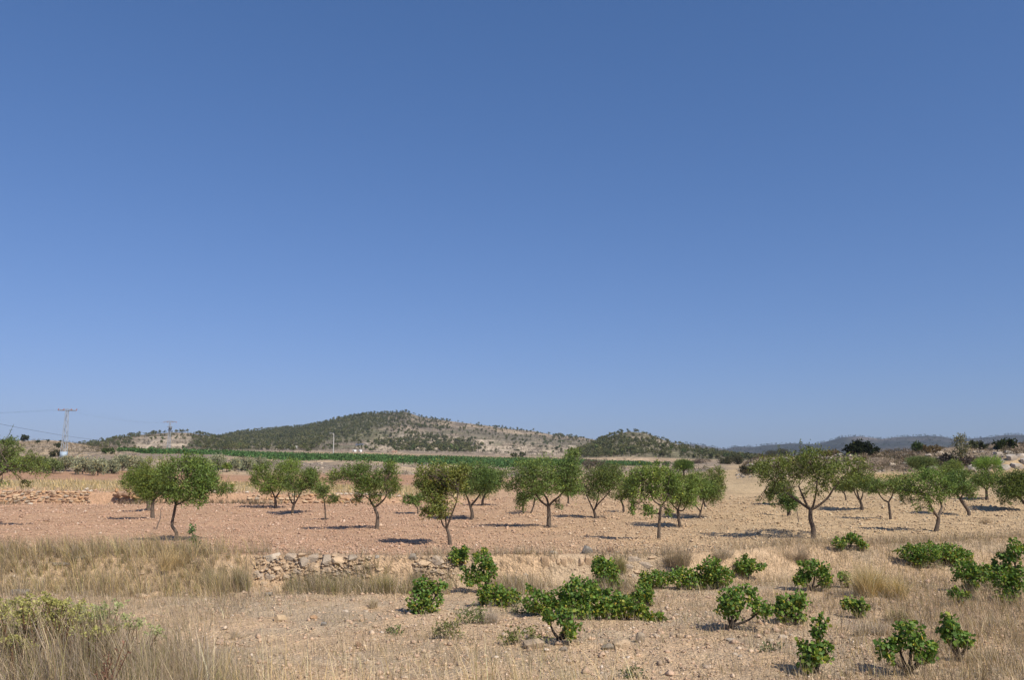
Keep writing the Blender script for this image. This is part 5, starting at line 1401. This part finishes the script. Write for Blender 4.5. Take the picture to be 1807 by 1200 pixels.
# rusty dead leafy plant in the thicket
p = at(183, 1165, 8.6); p.z = float(ground_z(p.x, p.y))
t = thing("rusty_plant", p, "rust-red withered leafy plant in the roadside thicket", "withered plant")
a = Acc(); st = Acc()
for k in range(7):
    tip = np.array([rng.normal(0, .1), rng.normal(0, .08), rng.uniform(.35, .62)])
    tube(st, [(0, 0, -.05), tip * .5, tip], [.008, .006, .003], (.15, .07, .045), 4)
    P = tip * rng.uniform(.3, .95, (16, 1)) + rng.normal(0, .03, (16, 3))
    leaves(a, P, unit(rng.normal(size=(16, 3)) + [0, 0, .4]), .05, .018, np.tile([.22, .12, .085], (16, 1)) * rng.uniform(.6, 1.4, (16, 1)))
link("stems", st.mesh("stems", M_BARK), t); link("leaves", a.mesh("leaves", M_GRASS), t)
# green weeds
WEEDS = [((790, 1128), [(780, 1108, 14, 10), (800, 1112, 14, 12), (770, 1120, 10, 8)], (.13, .14, .045), "yellow-green weed patch below the compact vine"),
         ((830, 1102), [(822, 1086, 16, 9), (846, 1082, 12, 9), (838, 1094, 18, 8)], (.11, .14, .04), "grassy green weeds left of the thicket"),
         ((920, 1142), [(905, 1125, 18, 10), (940, 1122, 18, 10), (890, 1132, 12, 8)], (.12, .14, .035), "yellowing weeds left of the big boulder"),
         ((1115, 1196), [(1108, 1188, 10, 6), (1124, 1186, 10, 7)], (.08, .11, .05), "small grey-green weed on the bare soil"),
         ((695, 1118), [(690, 1110, 8, 6), (702, 1112, 8, 7)], (.09, .12, .04), "small weed sprig left of the yellow-green weed patch"),
         ((1360, 1150), [(1352, 1144, 10, 6), (1372, 1142, 10, 6)], (.10, .13, .05), "pale green weeds below the bushy vine"),
         ((945, 1082), [(925, 1072, 18, 10), (950, 1075, 16, 8), (905, 1076, 12, 8)], (.12, .14, .05), "light green weeds under the left part of the thicket"),
         ((1640, 1006), [(1620, 1000, 14, 6), (1650, 1000, 16, 6)], (.14, .15, .06), "pale weeds under the broad leafy vine"),
         ((1755, 1045), [(1745, 1025, 12, 12), (1762, 1030, 12, 12)], (.13, .14, .06), "pale green weeds before the tall straggling vine")]
for i, (px, lb, c, lab) in enumerate(WEEDS):
    leafy("weed", "weed", lab, px, lb, (.075, .026), c, 230, M_ALMOND, (.17, .14, .07), "green weeds in the vineyard", .9, 820 + i, .25)

# ------------------------------------------------------------------ pylons, poles, cables
STEEL = (.30, .33, .37)
def pylon(base, foot_px, top_px, label, heads):
    p = hit(*base, 180); s = p.y / 1553
    H = (base[1] - top_px) * s
    t = thing("lattice_pylon", p, label, "pylon", "lattice pylons of the power line")
    b, k = 0.62, 0.27
    corners = lambda z: [np.array([sx * (b + (k - b) * z / H), sy * (b + (k - b) * z / H), z]) for sx, sy in ((-1, -1), (1, -1), (1, 1), (-1, 1))]
    for i in range(4):
        a = Acc(); tube(a, [corners(-.5)[i], corners(H)[i]], [.085, .065], STEEL, 4); link("leg", a.mesh("leg", M_STEEL), t)
    n = 9
    for j in range(n):
        z0, z1 = H * j / n, H * (j + 1) / n
        c0, c1 = corners(z0), corners(z1)
        a = Acc()
        for i in range(4):
            q = (i + 1) % 4
            if j % 2: tube(a, [c0[i], c1[q]], [.04, .04], STEEL, 4)
            else: tube(a, [c0[q], c1[i]], [.04, .04], STEEL, 4)
            tube(a, [c1[i], c1[q]], [.035, .035], STEEL, 4)
        link("bracing", a.mesh("bracing", M_STEEL), t)
    a = Acc(); boxgeo(a, (0, 0, .7), (2.15 * b, 2.15 * b, 1.6), (.36, .45, .54)); link("base_panel", a.mesh("base_panel", M_PAINT), t)
    return t, p, H
t1, P1, H1 = pylon((112, 808), 0, 724, "lattice pylon with wide cross arm and reddish insulators beside the olive row", None)
def crossarm(t, H, half, yaw, ins, second=None):
    d = np.array([math.cos(yaw), math.sin(yaw), 0])
    a = Acc()
    tube(a, [d * -half + [0, 0, H], d * half + [0, 0, H]], [.10, .10], (.20, .19, .19), 4)
    tube(a, [d * -half + [0, 0, H], np.array([0, 0, H + .35]), d * half + [0, 0, H]], [.05, .06, .05], (.25, .24, .24), 4)
    arm = link("cross_arm", a.mesh("cross_arm", M_STEEL), t)
    for f in (-1, -.42, .42, 1):
        q = d * half * f + [0, 0, H]
        a = Acc(); tube(a, [q, q + ins], [.13, .11], (.30, .12, .10), 6); link("insulator", a.mesh("insulator", M_STEEL), arm)
crossarm(t1, H1, 2.1, .25, np.array([.1, .1, .45]))
t2, P2, H2 = pylon((297, 798), 0, 744, "lattice pylon with a transformer below its cross arm, standing behind the vineyard", None)
crossarm(t2, H2, 2.6, .15, np.array([.1, -.1, -.45]))
a = Acc(); boxgeo(a, (.45, -.55, H2 - 2.9), (1.1, .8, 1.1), (.10, .11, .12)); link("transformer", a.mesh("transformer", M_STEEL), t2)
a = Acc(); boxgeo(a, (0, 0, H2 - 2.2), (2.2, .9, .14), (.3, .31, .33)); boxgeo(a, (0, 0, H2 - 3.6), (1.6, .9, .14), (.3, .31, .33)); link("platform", a.mesh("platform", M_STEEL), t2)
def cable(A, B, sag, r, label, col=(.05, .05, .055)):
    A = np.array(A, float); B = np.array(B, float)
    k = np.linspace(0, 1, 25)
    P = A + (B - A) * k[:, None]; P[:, 2] -= sag * 4 * k * (1 - k)
    a = Acc(); tube(a, P, np.full(25, r), col, 4)
    tag(link("power_cable", a.mesh("power_cable", M_STEEL)), label, "power cable", "power cables")
A1 = np.array(P1) + [0, 0, H1]; A2 = np.array(P2) + [0, 0, H2]
OFF = np.array(at(-420, 716, 190))
for f in (-1, -.42, 1):
    d1 = np.array([math.cos(.25), math.sin(.25), 0]) * 2.1 * f; d2 = np.array([math.cos(.15), math.sin(.15), 0]) * 2.6 * f
    cable(A1 + d1 + [0, 0, .3], A2 + d2 + [0, 0, -.3], 1.2, .007, "thin power line strung between the two lattice pylons")
    cable(OFF + d1, A1 + d1 + [0, 0, .3], 1.5, .007, "thin power line running from the first pylon away from the second one")
cable(np.array(at(-60, 736, 110)), np.array(P2) + [-.4, 0, H2 - 7.5], 2.3, .022, "dark sagging cable crossing behind the first pylon to the second")
# lamp pole
p = hit(588, 801, 200); s = p.y / 1553
t = thing("lamp_pole", p, "pale concrete pole with a short bent arm at the back of the green vineyard", "lamp post")
H = 36 * s
a = Acc(); tube(a, [(0, 0, -.4), (0, 0, H * .5), (-.05, 0, H - .5), (-.25, 0, H)], [.30, .24, .17, .13], (.45, .44, .42), 8, 2); link("pole", a.mesh("pole", M_PAINT, True), t)
a = Acc(); tube(a, [(-.25, 0, H), (-1.6, 0, H + .12)], [.11, .09], (.55, .54, .52), 6); link("arm", a.mesh("arm", M_STEEL), t)
a = Acc(); boxgeo(a, (-2.0, 0, H + .08), (.8, .3, .2), (.5, .5, .5)); link("lamp_head", a.mesh("lamp_head", M_STEEL), t)

# ------------------------------------------------------------------ far houses
def house(px, y, blocks, label, wall, roofc, Yfix=None):
    ts = np.linspace(.0, .5, 400)
    X, Y, Z = HILLS["main_hill"](np.full(400, float(px)), ts)
    pr = np.array([FPX / CT * 0 + (zz - EYE) / yy for zz, yy in zip(Z, Y)])
    k = int(np.argmin(np.abs(pr - slope(y)))); p = Vector((X[k], Y[k], Z[k])); s = p.y / 1553
    t = thing("farmhouse", p, label, "house", "far farm buildings")
    for (x0, w, h, pitched, door, nw) in blocks:
        cx = (x0 + w / 2 - px) * s; ww = w * s; hh = h * s; dd = min(ww, 6.0)
        a = Acc(); boxgeo(a, (cx, dd / 2, hh / 2 - .4), (ww, dd, hh + .8), wall); link("wall", a.mesh("wall", M_PAINT), t)
        a = Acc()
        if pitched:
            r = .25 * dd
            V = [(cx - ww / 2 - .25, -.25, hh), (cx + ww / 2 + .25, -.25, hh), (cx + ww / 2 + .25, dd + .25, hh), (cx - ww / 2 - .25, dd + .25, hh), (cx - ww / 2 - .25, dd / 2, hh + r), (cx + ww / 2 + .25, dd / 2, hh + r)]
            a.add(V, [(0, 1, 5, 4), (2, 3, 4, 5)], roofc); a.add(V, [(0, 4, 3), (1, 2, 5)], wall)
        else:
            boxgeo(a, (cx, dd / 2, hh + .1), (ww + .2, dd + .2, .2), roofc)
        link("roof", a.mesh("roof", M_PAINT), t)
        if door:
            a = Acc(); boxgeo(a, (cx - ww * .18, -.03, hh * .36), (min(1.0, ww * .3), .12, hh * .72), (.10, .07, .05)); link("door", a.mesh("door", M_PAINT), t)
        for k in range(nw):
            a = Acc(); boxgeo(a, (cx + ww * (-.05 + .28 * (k + 1) / max(nw, 1) * 1.2), -.03, hh * .6), (.8, .12, .9), (.05, .05, .06)); link("window", a.mesh("window", M_STEEL), t)
house(510, 793.5, [(500, 9, 5, 0, 1, 1), (508, 12, 3.6, 1, 1, 1), (519, 3, 3, 0, 0, 0)], "white farm building with several low blocks at the foot of the hill", (.72, .71, .68), (.66, .62, .56))
house(630, 798.5, [(621, 6, 5, 0, 1, 0), (632, 5, 5, 0, 1, 0)], "pair of small white huts behind the vineyard below the terraces", (.66, .67, .66), (.5, .5, .48))
house(634, 788.5, [(626, 13, 2.6, 1, 0, 1)], "dark-roofed low building on the slope above the small white huts", (.42, .38, .33), (.10, .11, .13))
house(697, 802.5, [(691, 8, 5, 1, 1, 1)], "small ochre house at the edge of the lower pine grove", (.55, .38, .23), (.40, .24, .16))
house(818, 806, [(811, 14, 3.4, 0, 1, 1)], "low whitish shed on the plain below the lower pine grove", (.60, .53, .44), (.62, .57, .5))
house(896, 809, [(888, 6, 6, 0, 1, 0), (894, 14, 3.8, 0, 0, 1)], "small ochre ruin on the plain beside a rounded green bush", (.50, .37, .25), (.42, .33, .24))

# ------------------------------------------------------------------ air
hz = bpy.data.meshes.new("haze")
bm = bmesh.new(); bmesh.ops.create_cube(bm, size=1.0); bm.to_mesh(hz); bm.free()
m, N, L = new_mat("haze_air")
out = N.new("ShaderNodeOutputMaterial"); pv = N.new("ShaderNodeVolumePrincipled")
pv.inputs["Color"].default_value = (.62, .77, 1.0, 1)
pv.inputs["Density"].default_value = 0.00007
pv.inputs["Anisotropy"].default_value = 0.0
L.new(pv.outputs[0], out.inputs["Volume"])
hz.materials.append(m)
ho = link("haze", hz, None, (0, 4550, 105), None, (12000, 9160, 226))
tag(ho, "thin pale blue summer haze filling the air to the far ridge", "haze", kind="stuff")
